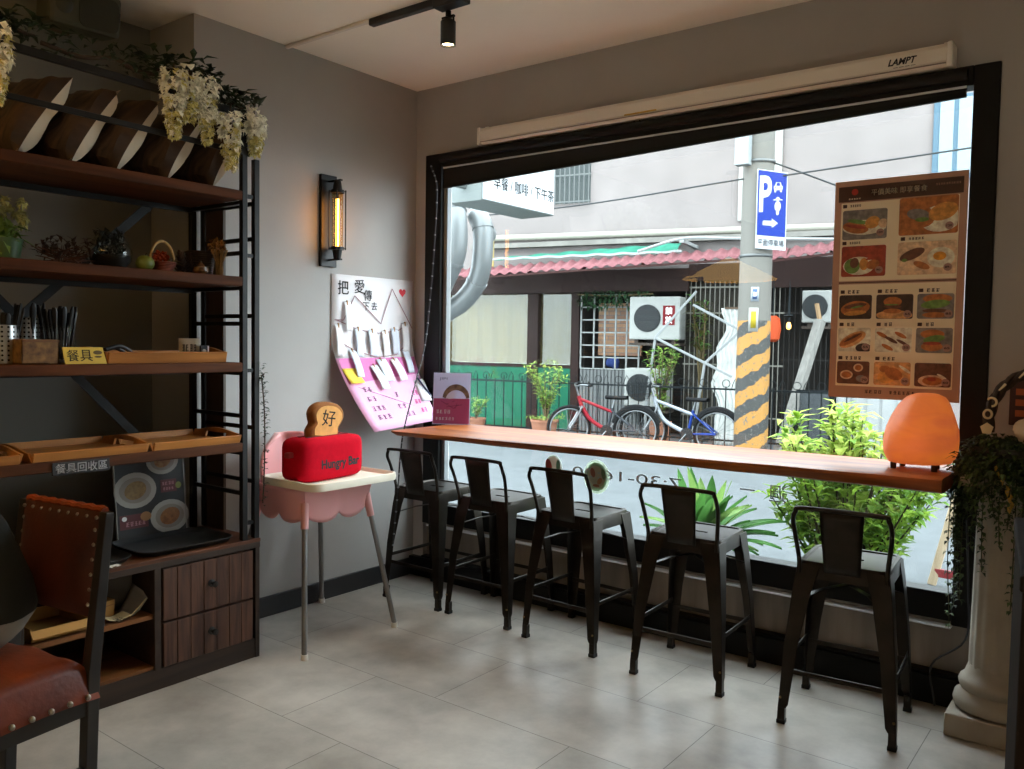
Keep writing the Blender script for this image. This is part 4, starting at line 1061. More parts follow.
slip = M('paper_slip', '#ececee', .8); slip2 = M('paper_slip_blue', '#d5dbe6', .8); peg = M('wooden_peg', '#b58a5c', .7)
SL = [(.07, .34, .05, .17, 0, 'leftmost slip of the upper string', 0), (.17, .19, .05, .16, 0, 'slip hanging highest, left of the zigzag string', 0), (.30, .36, .055, .16, 0, 'upper string, second slip from the left', 1),
      (.47, .37, .065, .15, 0, 'upper string, third slip from the left', 1), (.63, .375, .05, .16, 0, 'upper string, narrow slip in the middle', 0), (.75, .355, .055, .15, 0, 'upper string, second slip from the right', 1), (.89, .315, .055, .17, -2, 'upper string, rightmost slip', 0),
      (.21, .505, .05, .16, 0, 'lower string, leftmost slip', 1), (.42, .61, .06, .15, 6, 'lower string, tilted slip left of centre', 0), (.53, .57, .075, .14, 3, 'lower string, wide slip in the centre', 1), (.70, .57, .06, .14, 8, 'lower string, tilted slip right of centre', 0), (.87, .50, .05, .15, 2, 'lower string, rightmost slip', 1)]
for i, (u, v, w, h, tilt, lab, c) in enumerate(SL):
    a, ux, uy = frame(u, v); n = ux.cross(uy); r_ = R(tilt); ux, uy = ux*cos(r_)+uy*sin(r_), uy*cos(r_)-ux*sin(r_)
    o = thing('paper_slip', 'white paper slip on the pink poster: '+lab, 'note', tuple(a), 0, 'paper slips hanging on the pink poster')
    def sl_(s, t_): 
        k = t_; return a+n*(.006+.012*sin(k*pi*.8)+.012*k)+ux*(s-.5)*w+uy*(.01-k*h)
    MB().grid(sl_, 4, 8).build('paper', slip2 if c else slip, o, smooth=True, thick=.0008)
    MB().bar(a+n*.006+uy*.018, a+n*.009-uy*.008, .007, .006).build('peg', peg, o)
a, ux, uy = frame(.13, .665); n = ux.cross(uy)
o = thing('sticky_note', 'yellow sticky note at the left edge of the pink poster', 'note', tuple(a))
MB().grid(lambda s, t_: a+n*(.004+.012*t_**2)+ux*(s-.62)*.10+uy*(.05-.095*t_)+ux*.012*t_, 4, 5).build('paper', M('note_yellow', '#f0d24a', .8), o, smooth=True, thick=.0008)
MB().bar(a+n*.0045+ux*-.055+uy*.047, a+n*.0045+ux*.035+uy*.047, .004, .004).build('folded_edge', M('note_yellow_fold', '#d9b93c', .8), o)
a, ux, uy = frame(.955, .80); n = ux.cross(uy)
o = thing('paper_pocket', 'white paper pocket at the right edge of the pink poster', 'pocket', tuple(a))
MB().grid(lambda s, t_: a+n*(.006+.016*sin(pi*s))+ux*(s-.5)*.085+uy*(.07-.135*t_), 6, 3).build('front', slip, o, smooth=True, thick=.0008)
MB().grid(lambda s, t_: a+n*.003+ux*(s-.5)*.085+uy*(.085-.15*t_), 2, 2).build('back', slip, o, thick=.0008)
o = thing('pen', 'dark blue pen in the white paper pocket of the pink poster', 'pen', tuple(a))
p0 = a+n*.026+uy*.085-ux*.028; p1 = a+n*.03-uy*.04+ux*.018
MB().tube([p0, p1], .0048, 8).build('barrel', M('navy_pen', '#23284e', .4), o, smooth=35)
MB().tube([p1, p1+(p1-p0).normalized()*.015], [.0045, .001], 8).build('tip', steel, o)

# --- leather chair in the foreground
leather = M('brown_leather', '#4a1a0a', .42, var=1, vs=7, h2='#7d3514', bump=.12, bs=60)
stud = M('antique_stud', '#8f887a', .3, .85)
ch_wood = M('black_brown_wood', '#1c1713', .42, var=.2, vs=9)
BX, BY, ang = .965, -2.522, R(9)
lc = thing('leather_chair', 'dark wooden chair in brown studded leather at the left edge of the room', 'chair', (BX, BY, 0), ang)
T = Matrix.Translation((BX, BY, 0)) @ Matrix.Rotation(ang, 4, 'Z')
W2 = .19; D = .40; SH_ = .44
for s in (-1, 1):
    t = MB(T); x = s*W2
    t.bar((x, -.02, 0), (x, 0, .46), .036, .036, up=(0, 1, 0)); t.bar((x, 0, .45), (x, .055, .895), .036, .036, up=(0, 1, 0), w1=.03, h1=.028)
    t.build('back_post', ch_wood, lc, bevel=.003)
    MB(T).bar((x, -D+.02, 0), (x, -D+.03, .37), .032, .032, up=(0, 1, 0), w1=.04, h1=.04).build('front_leg', ch_wood, lc, bevel=.003)
    MB(T).bar((x, -D+.03, .355), (x, -.01, .355), .022, .05).build('side_rail', ch_wood, lc, bevel=.002)
    MB(T).bar((x, -D+.025, .17), (x, -.02, .17), .018, .026).build('stretcher', ch_wood, lc, bevel=.002)
MB(T).bar((-W2, -D+.03, .355), (W2, -D+.03, .355), .022, .05).build('front_rail', ch_wood, lc, bevel=.002)
MB(T).bar((-W2, -.005, .355), (W2, -.005, .355), .022, .05).build('rear_rail', ch_wood, lc, bevel=.002)
def seat(u, v):
    a, b = 2*u-1, 2*v-1
    x = a*(W2+.022); y = -D/2-.005+b*(D/2+.018)
    e = max(abs(a), abs(b))
    z = .375 if e > .999 else .465+.035*(1-a**4)*(1-b**4)-.03*max(0, e-.8)/.2
    return V((x, y, z+.004*sin(7*a+3*b)))
t = MB(T); n = 22
t.grid(lambda u, v: seat(u, v), n, n); so = t.build('seat_cushion', leather, lc, smooth=60)
t = MB(T)
for k in range(8):
    y = -D+.0+k*(D+.0)/7.5
    for s in (-1, 1): t.ball((s*(W2+.024), y, .388), .0085, seg=8, rings=5)
for k in range(8): t.ball((-W2+k*2*W2/7, -D-.025, .388), .0085, seg=8, rings=5)
t.build('seat_studs', stud, lc, smooth=True)
def bk(sg):
    def f(u, v):
        a = 2*u-1; b = 2*v-1; z = .60+.295*v; yl = .0+.055*(z-.45)/.445
        e = max(0, 1-a**6)*max(0, 1-b**6)
        return V((a*(W2-.008), yl+sg*(.012+.016*e), z))
    return f
t = MB(T); t.grid(bk(1), 16, 14); t.grid(bk(-1), 16, 14); t.bar((-W2+.012, .02, .61), (-W2+.02, .055, .89), .006, .02); t.bar((W2-.012, .02, .61), (W2-.02, .055, .89), .006, .02); t.build('backrest', M('dark_leather', '#2a0f06', .45, var=1, vs=6, h2='#4d1f0c', bump=.12, bs=60), lc, smooth=60)
MB(T).tube([(-W2+.01+2*(W2-.01)*k/16, .056+.004*(k % 2), .897+.003*(k % 2)) for k in range(17)], .012, 8).build('laced_top_edge', M('laced_leather', '#7c3517', .5, var=.3, vs=60), lc, smooth=True)
t = MB(T)
for sg in (-1, 1):
    for k in range(9): t.ball((-W2+.02+2*(W2-.02)*k/8, .053+sg*.018, .880), .006, seg=7, rings=4)
    for s in (-1, 1):
        for k in range(6): t.ball((s*(W2-.022), .026+.03*(k/6)+sg*.019, .635+.042*k), .006, seg=7, rings=4)
t.build('back_studs', stud, lc, smooth=True)

bg = thing('dark_bag', 'dark soft bag with a pale lower half standing on the leather chair seat', 'bag', (.895, -2.675, .485))
bc = V((.895, -2.675, .50))
def bagf(lo, hi):
    def f(u, v):
        a = 2*pi*u; t_ = lo+(hi-lo)*v
        prof = [(0, .03), (.05, .095), (.12, .135), (.2, .122), (.3, .09), (.38, .06), (.43, .03), (.45, .0)]
        z = .45*t_; r = 0
        for i in range(len(prof)-1):
            if prof[i][0] <= z <= prof[i+1][0]+1e-6: r = prof[i][1]+(prof[i+1][1]-prof[i][1])*(z-prof[i][0])/(prof[i+1][0]-prof[i][0])
        r *= 1+.06*sin(5*a+9*z)+.04*sin(3*a)
        return bc+V((r*cos(a)*.9, r*sin(a)*1.05, z-.012))
    return f
MB().grid(bagf(.24, 1), 26, 14, True).build('dark_top', M('dark_olive_cloth', '#14160f', .9, bump=.2, bs=30), bg, smooth=True)
MB().grid(bagf(0, .245), 26, 8, True).build('pale_base', M('pale_grey_cloth', '#8f8d84', .9, bump=.1, bs=30), bg, smooth=True)

# --- loudspeaker up by the ceiling
sp = thing('wall_speaker', 'grey-green box speaker hung high above the shelf unit', 'speaker', (-.17, -1.87, 2.68))
T = Matrix.Translation((-.17, -1.865, 2.77)) @ Matrix.Rotation(R(-4), 4, 'Z') @ Matrix.Rotation(R(8), 4, 'Y')
MB(T).box(-.08, .08, -.155, .135, -.085, .085).build('cabinet', M('speaker_olive', '#4a4a3c', .6), sp, bevel=.02)
MB(T).prism(rrect(.16, .135, .03), (.0805, .04, -.004), (0, 1, 0), (0, 0, 1), .006).build('grille', M('speaker_grille', '#35352b', .8, bump=.3, bs=300), sp)
MB(T).box(.08, .084, .114, .126, -.02, .02).build('badge', black_plastic, sp)
MB(T).lathe([(0, .0), (.035, .0), (.03, .004), (.012, .012), (0, .012)], (.08, -.098, -.005), 18, 'X').build('tweeter', M('speaker_horn', '#3c3c30', .5), sp, smooth=35)
t = MB(); t.bar((-.37, -1.88, 2.78), (-.2, -1.88, 2.78), .03, .03); t.box(-.37, -.355, -1.93, -1.83, 2.72, 2.84); t.build('wall_bracket', M('speaker_bracket', '#5a4a3a', .6), sp)
# ================================================================== COLUMN WITH PLANTER, WINDOW MENU, RIGHT EDGE
plaster = M('column_plaster', '#a1988a', .8, var=.12, vs=6, bump=.12, bs=40)
kx, ky = 3.11, -.165
co = thing('plaster_column', 'cream plaster column pedestal with a moulded base right of the window', 'pedestal', (kx, ky, 0))
MB().box(kx-.152, kx+.152, ky-.135, ky+.125, 0, .085).build('plinth', plaster, co, bevel=.006)
MB().lathe([(.12, .084), (.142, .092), (.148, .115), (.142, .138), (.128, .148), (.122, .158), (.128, .17), (.131, .185), (.126, .2), (.114, .208), (.108, .225), (.10, .25)], (kx, ky, 0), 36, sy=.9).build('base_moulding', plaster, co, smooth=50)
fl = []; 
def shaft(u, v):
    a = 2*pi*u; r = .099-.008*v+.0022*cos(16*a); return V((kx+r*cos(a), ky+r*sin(a)*.92, .245+.60*v))
MB().grid(shaft, 96, 6, True).build('shaft', plaster, co, smooth=True)
MB().lathe([(.09, .843), (.098, .85), (.098, .862), (.104, .872), (.125, .9), (.125, .915)], (kx, ky, 0), 32, sy=.9).build('capital', plaster, co, smooth=40)
MB().box(kx-.135, kx+.135, ky-.125, ky+.115, .912, .945).build('abacus', plaster, co, bevel=.004)
pl = thing('planter_bowl', 'dark planter bowl with dense trailing green vines on top of the white column', 'plant', (kx, ky, .946))
MB().lathe([(0, 0), (.085, 0), (.12, .05), (.13, .1), (.134, .108), (.122, .108), (.11, .06), (0, .05)], (kx, ky, .946), 26, sy=.9).build('bowl', M('dark_planter', '#2b2a26', .6), pl, smooth=40)
vine1 = M('deep_vine_green', '#2b3f22', .65, var=.45, vs=25); vine2 = M('light_vine_green', '#4c6535', .65, var=.3, vs=25)
t = MB(); rg = random.Random(5)
for i in range(2600):
    a = rg.uniform(0, 2*pi); r = rg.uniform(.02, .185); z = 1.04-.9*max(0, r-.10)+rg.uniform(-.13, .045)
    t.mi = 1 if rg.random() < .25 else 0
    t.leaf((kx+r*cos(a), ky-.01+r*sin(a)*.85, z), V((cos(a), sin(a), rg.uniform(-.8, .6))), (0, 0, 1), rg.uniform(.022, .042), .02, .4)
t.build('foliage', [vine1, vine2], pl, recalc=False)
tv = MB(); tl = MB()
hang = [(-.14, -.06, .42), (-.15, -.02, .55), (-.12, -.10, .50), (-.09, -.12, .30), (-.05, -.135, .38), (.0, -.14, .28), (.04, -.135, .5), (.08, -.12, .36), (.11, -.10, .45), (-.155, .0, .33), (-.135, -.04, .5), (.02, -.135, .22), (-.07, -.13, .22), (.06, -.13, .25), (-.16, -.03, .62), (-.11, -.105, .2), (.13, -.06, .4), (-.145, -.045, .3), (-.02, -.14, .18), (.095, -.115, .2)]
for k, (dx, dy, L) in enumerate(hang):
    p = smooth_path([(kx+dx*.7, ky+dy*.7, 1.03), (kx+dx*1.02, ky+dy*1.05, .99), (kx+dx*1.08+rg.uniform(-.01, .01), ky+dy*1.1, 1.-L*.5), (kx+dx*1.03, ky+dy*1.08, 1.-L)], 8)
    tv.tube(p, .0018, 4)
    for q in p[6:]:
        for j in range(4): 
            tl.mi = 1 if rg.random() < .35 else 0
            tl.leaf(q, V((rg.uniform(-1, 1), rg.uniform(-1, .4), rg.uniform(-.9, .2))), (0, 0, 1), rg.uniform(.014, .026), .013, .3)
tv.build('vine_stems', M('vine_stem', '#39401f', .7), pl, smooth=True); tl.build('vine_leaves', [vine1, vine2], pl, recalc=False)
t = MB(); p = smooth_path([(kx-.02, ky-.15, 1.0), (kx+.01, ky-.165, .95), (kx+.03, ky-.17, .90), (kx+.03, ky-.168, .86)], 6)
for q in p: t.leaf(q, V((rnd(-.5, .5), -.3, -1)), (0, 0, 1), .02, .014, .3)
t.build('yellow_leaves', M('yellowed_leaf', '#a98a3c', .7), pl, recalc=False)

# wicker arch with cream marks + cream cloth bow behind the planter
wk = thing('wicker_arch', 'dark wicker arch decorated with cream curls, rising from the planter on the column', 'ornament', (3.2, -.17, 1.05))
ac = V((3.20, -.18, 1.14))
def ap(f): a = pi*(1.06-1.12*f); return ac+V((.155*cos(a), .02*cos(a), .185*sin(a)))
for k in range(3):
    pts = []
    for i in range(41):
        f = i/40; a = pi*(1.06-1.12*f); o_ = 2*pi*k/3+f*24
        pts.append(ap(f)+V((cos(a)*.011*cos(o_), .011*sin(o_), sin(a)*.011*cos(o_))))
    MB().tube(pts, .0105, 7).build('woven_strand', M('dark_wicker', '#33241a', .8), wk, smooth=True)
t = MB(); crm = M('cream_mark', '#d8c49a', .6)
for f, s in ((.02, 'd'), (.1, 'o'), (.17, 'c'), (.27, 'l'), (.4, 'l')):
    c = ap(f)+V((-.002, -.026, 0))
    if s == 'o': t.tube([c+V((.013*cos(2*pi*i/12), 0, .015*sin(2*pi*i/12))) for i in range(12)], .0045, 6, True)
    if s == 'c': t.tube([c+V((.015*cos(R(150-i*24)), 0, .015*sin(R(150-i*24)))) for i in range(11)], .0045, 6)
    if s == 'l': t.tube([c-V((.01, 0, .012)), c+V((.01, 0, .012))], [.003, .005], 6)
    if s == 'd': t.lathe([(0, -.004), (.022, -.002), (.022, .002), (0, .004)], c, 5, 'Y')
t.build('cream_curls', crm, wk, smooth=True)
bw = thing('cream_cloth_bow', 'cream cloth bundle resting under the wicker arch on the planter', 'ornament', (3.22, -.25, 1.06))
def lump(c, rx, ry, rz, s): return MB().ball(c, rx, ry, rz, 24, 16, fn=lambda d: 1+.09*sin(6*d.x+s)+.07*sin(7*d.z-5*d.y+s))
lump((3.215, -.22, 1.12), .085, .06, .055, 0).build('left_fold', M('cream_cloth', '#c9bba2', .9, var=.1, vs=20), bw, smooth=True)
lump((3.30, -.22, 1.14), .065, .055, .06, 2).build('right_fold', M('cream_cloth', '#c9bba2'), bw, smooth=True)
t = MB()
for k in range(4): t.tube(smooth_path([(3.165+.035*k, -.275, 1.085), (3.18+.035*k, -.285, 1.115), (3.20+.035*k, -.275, 1.15)], 4), .004, 6)
t.build('brown_ties', M('brown_tie', '#6d4a2e', .8), bw, smooth=True)

# menu poster hanging on the inside of the pane
PB = leaf_mat('menu_brown', '#b9927a', .02, 9, .2); PC = leaf_mat('menu_cream', '#fff2d6', .02, 9, .25); PD = M('menu_dark_brown', '#4a2f20', .6)
mn = thing('food_menu', 'tall brown and cream food menu poster hanging on the window above the salt lamp', 'menu', (2.67, .03, 1.19))
mx0, mx1, mz0, mz1, my = 2.424, 2.918, 1.192, 2.083, -.016
mw, mh = mx1-mx0, mz1-mz0
mT = lambda u, v: V((mx0+mw*u, my, mz1-mh*v))
MB().box(mx0, mx1, my, my+.006, mz0, mz1).build('backing_sheet', PB, mn)
def rect(u0, v0, u1, v1, lay, name, mat, r=.002):
    c = (mT(u0, v0)+mT(u1, v1))/2; c.y -= .0004*lay+.0002
    return MB().prism(rrect(mw*(u1-u0), mh*(v1-v0), r, 3), c, (1, 0, 0), (0, 0, 1), .0003).build(name, mat, mn)
rect(.03, .025, .97, .095, 1, 'header_band', PD); rect(.055, .10, .945, .46, 1, 'upper_panel', PC); rect(.055, .475, .945, .945, 1, 'lower_panel', PC); rect(.055, .465, .945, .47, 1, 'divider_line', PD, .0005)
def mtext(mb, s, u, v, h, w=None, lay=3, bold=.004):
    c = mT(u, v); c.y -= .0004*lay+.0003; put_text(mb, s, c, (1, 0, 0), (0, 0, 1), .1, height=h*mh, width=w*mw if w else None, bold=bold)
t = MB(); mtext(t, '平價美味 即享餐食', .5, .06, .028, .42, 3, .006); t.build('header_lettering', PC, mn, recalc=False)
t = MB(); c = mT(.86, .05); c.y -= .002; scribble(t, 10, c, (1, 0, 0), (0, 0, 1), .09, .008, .001); t.build('header_small_print', PB, mn)
t = MB(); c = mT(.16, .052); c.y -= .0012; t.prism(ell(.026, .026, 16), c, (1, 0, 0), (0, 0, 1), .0004); t.build('red_emblem', M('emblem_red', '#b03020', .6), mn)
t = MB(); c = mT(.16, .083); c.y -= .0012; scribble(t, 5, c, (1, 0, 0), (0, 0, 1), .05, .006, .001); t.build('emblem_small_print', PC, mn)
ALB = 1.4      # menu pictures brightened in colour, for daylight glowing through the paper
FP = {k: M('print_'+k, h, .6, var=.35, vs=55) for k, h in dict(bun='#9c5f30', dark='#3a2a24', green='#5f7f3c', tan='#b98a58', egg='#d6c9b0', yolk='#d08a2c', red='#8c3a26', grey='#6f6a66', fry='#b7813e', meat='#5c3a2a', pale='#c9a888').items()}
ALB = 1.
# background + blobs, in the photo's layout (u, v, w, h of each picture; blobs relative)
PICS = [((.07, .135, .42, .27), 'grey', [('egg', .5, .6, 1.0, .5, 0), ('bun', .3, .6, .6, .38, -.2), ('green', .35, .4, .5, .14, -.2), ('red', .3, .56, .5, .12, -.2), ('fry', .68, .45, .34, .4, .4), ('pale', .92, .5, .22, .3, 0)]),
        ((.51, .10, .94, .265), 'bun', [('egg', .7, .6, .7, .7, 0), ('bun', .32, .5, .6, .62, -.3), ('grey', .33, .46, .4, .3, -.2), ('green', .4, .6, .24, .12, 0), ('fry', .75, .42, .5, .45, .3)]),
        ((.07, .30, .42, .44), 'red', [('egg', .4, .65, .72, .6, 0), ('green', .25, .65, .36, .5, .2), ('meat', .3, .55, .2, .34, -.2), ('fry', .52, .6, .2, .4, 0), ('bun', .72, .62, .3, .3, .3), ('red', .75, .4, .4, .1, .2)]),
        ((.51, .295, .94, .44), 'pale', [('meat', .25, .38, .46, .3, .4), ('green', .12, .55, .1, .1, 0), ('bun', .42, .72, .3, .2, -.4), ('egg', .74, .5, .46, .62, 0), ('yolk', .72, .46, .22, .26, 0)]),
        ((.065, .525, .325, .635), 'dark', [('bun', .5, .55, .9, .6, .15), ('meat', .5, .45, .7, .2, .15), ('fry', .5, .75, .7, .2, .1), ('green', .55, .5, .4, .08, .2)]),
        ((.36, .525, .64, .635), 'dark', [('tan', .5, .85, 1.0, .4, 0), ('bun', .45, .3, .5, .4, 0), ('meat', .45, .5, .5, .16, 0), ('green', .42, .42, .4, .06, 0), ('bun', .45, .68, .5, .2, 0)]),
        ((.67, .525, .935, .635), 'grey', [('bun', .55, .2, .8, .36, 0), ('green', .5, .42, .8, .34, .1), ('meat', .5, .68, .7, .16, 0), ('bun', .5, .85, .7, .22, 0)]),
        ((.065, .675, .325, .785), 'egg', [('dark', .8, .85, .5, .4, 0), ('tan', .45, .5, .9, .5, .5), ('bun', .4, .5, .8, .3, .5), ('meat', .45, .42, .6, .1, .5)]),
        ((.36, .675, .64, .785), 'egg', [('bun', .2, .3, .36, .16, -.5), ('meat', .45, .5, .4, .14, -.5), ('bun', .7, .3, .36, .16, -.5), ('bun', .35, .8, .36, .16, -.5), ('meat', .75, .6, .36, .12, -.5)]),
        ((.67, .675, .935, .785), 'grey', [('bun', .45, .25, .66, .36, 0), ('green', .5, .45, .6, .3, .2), ('bun', .45, .75, .6, .36, 0), ('red', .45, .62, .5, .14, 0)]),
        ((.065, .83, .325, .935), 'meat', [('pale', .3, .6, .4, .4, 0), ('bun', .3, .6, .3, .28, 0), ('pale', .66, .28, .3, .36, 0), ('bun', .66, .28, .2, .24, 0), ('grey', .75, .75, .3, .3, 0)]),
        ((.36, .83, .64, .935), 'tan', [('fry', .4, .6, .6, .6, .3), ('bun', .55, .5, .5, .5, -.4), ('egg', .85, .3, .4, .12, -.6), ('bun', .3, .3, .3, .3, 0)]),
        ((.67, .83, .935, .935), 'meat', [('pale', .5, .75, .8, .5, 0), ('bun', .5, .75, .56, .36, 0), ('egg', .75, .55, .3, .1, -.5), ('red', .48, .68, .26, .16, 0)])]
for i, ((u0, v0, u1, v1), bg_, bl) in enumerate(PICS):
    p = rect(u0, v0, u1, v1, 2, 'printed_picture', FP[bg_], .008)
    W_, H_ = mw*(u1-u0), mh*(v1-v0)
    for j, (m_, bu, bv, bw_, bh_, rot) in enumerate(bl):
        c = mT(u0+(u1-u0)*bu, v0+(v1-v0)*bv); c.y -= .0018+.00025*j
        poly = []
        for (x, y) in ell(bw_*W_, bh_*H_, 20, 0, 0, rot):      # clipped to its picture
            X_ = min(max(c.x+x, mT(u0, 0).x+.001), mT(u1, 0).x-.001)-c.x; Z_ = min(max(c.z+y, mT(0, v1).z+.001), mT(0, v0).z-.001)-c.z
            if not poly or (abs(poly[-1][0]-X_)+abs(poly[-1][1]-Z_)) > 1e-4: poly.append((X_, Z_))
        if len(poly) > 2:
            m2 = MB(); nn = len(poly); m2.add([c+V((x, 0, y)) for x, y in poly], [tuple(range(nn))]); m2.build('printed_food', FP[m_], p, recalc=False)
    if i not in (4,):
        c = mT(u0+(u1-u0)*.86, v0+(v1-v0)*.8); c.y -= .0038
        t = MB(); t.prism(ell(.03, .03, 14), c, (1, 0, 0), (0, 0, 1), .0003); t.build('price_disc', M('price_rose', '#a98478', .6), p)
        t = MB(); put_text(t, ['109', '120', '90-', '89-', '75', '65', '85', '55', '55', '65', '70', '50', '60'][i], c-V((0, .0006, 0)), (1, 0, 0), (0, 0, 1), .02, width=.02, height=.009, bold=.002); t.build('price', PD, p, recalc=False)
t = MB()
for u, v, s, w_ in ((.085, .115, 'Juicy', .09), (.09, .285, 'Crisp', .09), (.545, .28, 'Classic', .12)):
    c = mT(u, v); c.y -= .0018; t.prism(rrect(.016, .014, .001, 1), c, (1, 0, 0), (0, 0, 1), .0003); c = mT(u+.04+w_/2, v); c.y -= .0018; scribble(t, 5, c, (1, 0, 0), (0, 0, 1), w_*mw, .01, .0016)
for u, v, n_ in ((.545, .088+.0, 3), (.09, .51, 3), (.385, .51, 3), (.695, .51, 3), (.09, .66, 2), (.385, .66, 2), (.695, .66, 2), (.09, .815, 4), (.385, .815, 3)):
    if v < .09: v = .1+.012; continue
    c = mT(u, v); c.y -= .0018; t.prism(rrect(.016, .014, .001, 1), c, (1, 0, 0), (0, 0, 1), .0003); c = mT(u+.04+.016*n_, v); c.y -= .0018; scribble(t, n_, c, (1, 0, 0), (0, 0, 1), .017*n_, .014, .0024, n_+3)
c = mT(.36, .968); c.y -= .0018; scribble(t, 4, c, (1, 0, 0), (0, 0, 1), .07, .014, .0022); c = mT(.58, .968); c.y -= .0018; scribble(t, 6, c, (1, 0, 0), (0, 0, 1), .1, .014, .0022, 9)
t.build('dish_names', PD, mn)

# dark wooden cabinet end at the right edge, near the camera
o = thing('side_cabinet', 'dark brown cabinet end at the right edge of the photo', 'cabinet', (3.62, -1.68, 0))
dkb = wood_mat('right_cabinet_wood', '#17100b', '#231a13', .8, 'z', spec=.1)
TC = Matrix.Translation((3.300, -1.69, 0)) @ Matrix.Rotation(R(7.5), 4, 'Z')
MB(TC).box(.004, .5, -.5, 0, .03, 1.04).build('body', dkb, o, bevel=.004)
MB(TC).box(0, .51, -.51, .005, 1.04, 1.065).build('top', dkb, o, bevel=.004)
MB(TC).box(.02, .48, -.48, -.02, 0, .03).build('plinth', black_plastic, o)
# ================================================================== STREET OUTSIDE
GZ = -.08
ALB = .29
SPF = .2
road_m = M('grey_asphalt', '#7b8082', .7, var=.1, vs=5, bump=.15, bs=150)
struct(MB().box(-16, 18, .22, 16, GZ-.3, GZ), 'road', road_m)
struct(MB().box(-.2, 3.4, .225, .32, GZ, .33), 'kerb_ledge', M('ledge_tile', '#8f9394', .6))
# frame of the house across: s along its front, t out of it (negative = towards the cafe)
O0 = V((-3.844, 8.385, 0)); U = V((.9798, .2, 0)); Nn = V((-.2, .9798, 0))
FT = Matrix(((U.x, Nn.x, 0, O0.x), (U.y, Nn.y, 0, O0.y), (0, 0, 1, 0), (0, 0, 0, 1)))
FB = lambda: MB(FT)
render_wall = M('pale_render', '#b3a8a4', .85, var=.10, vs=1.6, bump=.08, bs=20)
brown = M('brown_painted_wood', '#36221d', .6, var=.15, vs=6)
green_p = M('green_panel', '#1f7d5c', .5, var=.12, vs=3)
h = thing('street_house', 'pale two-storey house across the street with a green and brown ground floor', 'building', tuple(FT @ V((1, 0, GZ))), 0)
t = FB()
t.box(-9, -.93, 0, .3, 3.6, 5.4); t.box(-.93, -.22, 0, .3, 4.62, 5.4); t.box(-.22, 3.62, 0, .3, 3.6, 5.4); t.box(-.93, -.22, 0, .3, 3.6, 3.74); t.box(3.62, 12, 0, .3, 3.6, 5.4)
t.box(-9, 12, .0, .3, 2.5, 3.6); t.build('upper_wall', render_wall, h)
t = FB(); t.box(-9, -2.95, 0, .3, GZ, 2.5); t.box(4.7, 12, -.05, .3, GZ, 2.5); t.build('side_wall', render_wall, h)
t = FB(); t.box(2.2, 2.36, -.05, 0, 3.3, 5.4); t.box(2.72, 2.84, -.06, 0, 2.9, 5.4); t.build('drain_pipe', M('pale_pipe', '#d6d4cc', .5), h, bevel=.02)
t = FB(); t.tube([(-2.15, -.09, 3.2), (5.2, -.09, 3.14)], .055, 10); t.build('gas_pipe', M('cream_pipe', '#d4cfbf', .5), h, smooth=True)
t = FB(); t.box(-2.4, 5.2, -.16, 0, 3.02, 3.10); t.build('ledge', M('ledge_grey', '#a9a49c', .8, var=.2, vs=3), h)
t = FB(); t.box(-2.95, -1.31, -.03, .04, GZ, 1.0); t.box(-1.11, -.5, -.03, .04, GZ, 1.0); g_ = t.build('green_base_panel', green_p, h)
t = FB(); t.box(-1.31, -1.11, -.06, .06, GZ, 2.6); t.box(-.5, -.36, -.06, .06, GZ, 2.6); t.box(-2.95, -.5, -.04, .05, .97, 1.03); t.box(-2.95, -.36, -.05, .05, 2.23, 2.32); t.box(-3.02, -2.92, -.05, .06, GZ, 2.6); t.build('brown_frame', brown, h)
MB(FT).box(-3.0, 1.5, -.16, -.06, 2.24, 2.6).build('brown_fascia', brown, h)
MB(FT).box(1.5, 2.35, -.15, -.06, 2.40, 2.66).build('brown_fascia', brown, h)
MB(FT).box(2.35, 4.6, -.16, -.06, 2.28, 2.72).build('brown_fascia', brown, h)
curt = M('beige_curtain', '#d6b478', .85, var=.10, vs=5, stretch=(6, 6, .2)); lace = M('lace_curtain', '#a58a52', .85, var=.3, vs=26)
def curtain(s0, s1, m, amp, fr): 
    return FB().grid(lambda u, v: V((s0-.12+(s1-s0+.24)*u, .10+amp*sin(u*fr)+amp*.5*sin(u*fr*2.3+1), 1.03+1.22*v)), 60, 2).build('curtain', m, h, smooth=True)
curtain(-2.92, -1.31, curt, .02, 34); curtain(-1.11, -.5, lace, .006, 20)
g2 = glass_mat('street_glass', '#e8ecea', 1.)
t = FB(); t.box(-2.92, -1.31, .045, .052, 1.03, 2.24); t.build('curtain_window_glass', g2, h); t = FB(); t.box(-1.11, -.5, .045, .052, 1.03, 2.24); t.build('curtain_window_glass', g2, h)
# gridded window with a brick room behind
t = FB(); 
for s in (-.33, -.10, .09, .28, .47, .68): t.box(s-.012, s+.012, -.04, -.015, .97, 2.22)
for z in (.98, 1.17, 1.37, 1.58, 1.79, 2.0, 2.2): t.box(-.34, .70, -.04, -.015, z-.01, z+.01)
t.build('window_grid', M('white_grille', '#c3c6c2', .5), h)
bm_ = bpy.data.materials.new('orange_brick'); bm_.use_nodes = True; nt = bm_.node_tree
bk_ = nt.nodes.new('ShaderNodeTexBrick'); tc_ = nt.nodes.new('ShaderNodeTexCoord'); mp_ = nt.nodes.new('ShaderNodeMapping'); mp_.inputs['Rotation'].default_value = (R(90), 0, 0)
nt.links.new(tc_.outputs['Object'], mp_.inputs[0]); nt.links.new(mp_.outputs[0], bk_.inputs['Vector'])
bk_.inputs['Scale'].default_value = 1; bk_.inputs['Brick Width'].default_value = .2; bk_.inputs['Row Height'].default_value = .07; bk_.inputs['Mortar Size'].default_value = .006
bk_.inputs['Color1'].default_value = lin('#7a5228'); bk_.inputs['Color2'].default_value = lin('#633a19'); bk_.inputs['Mortar'].default_value = lin('#4a3e30')
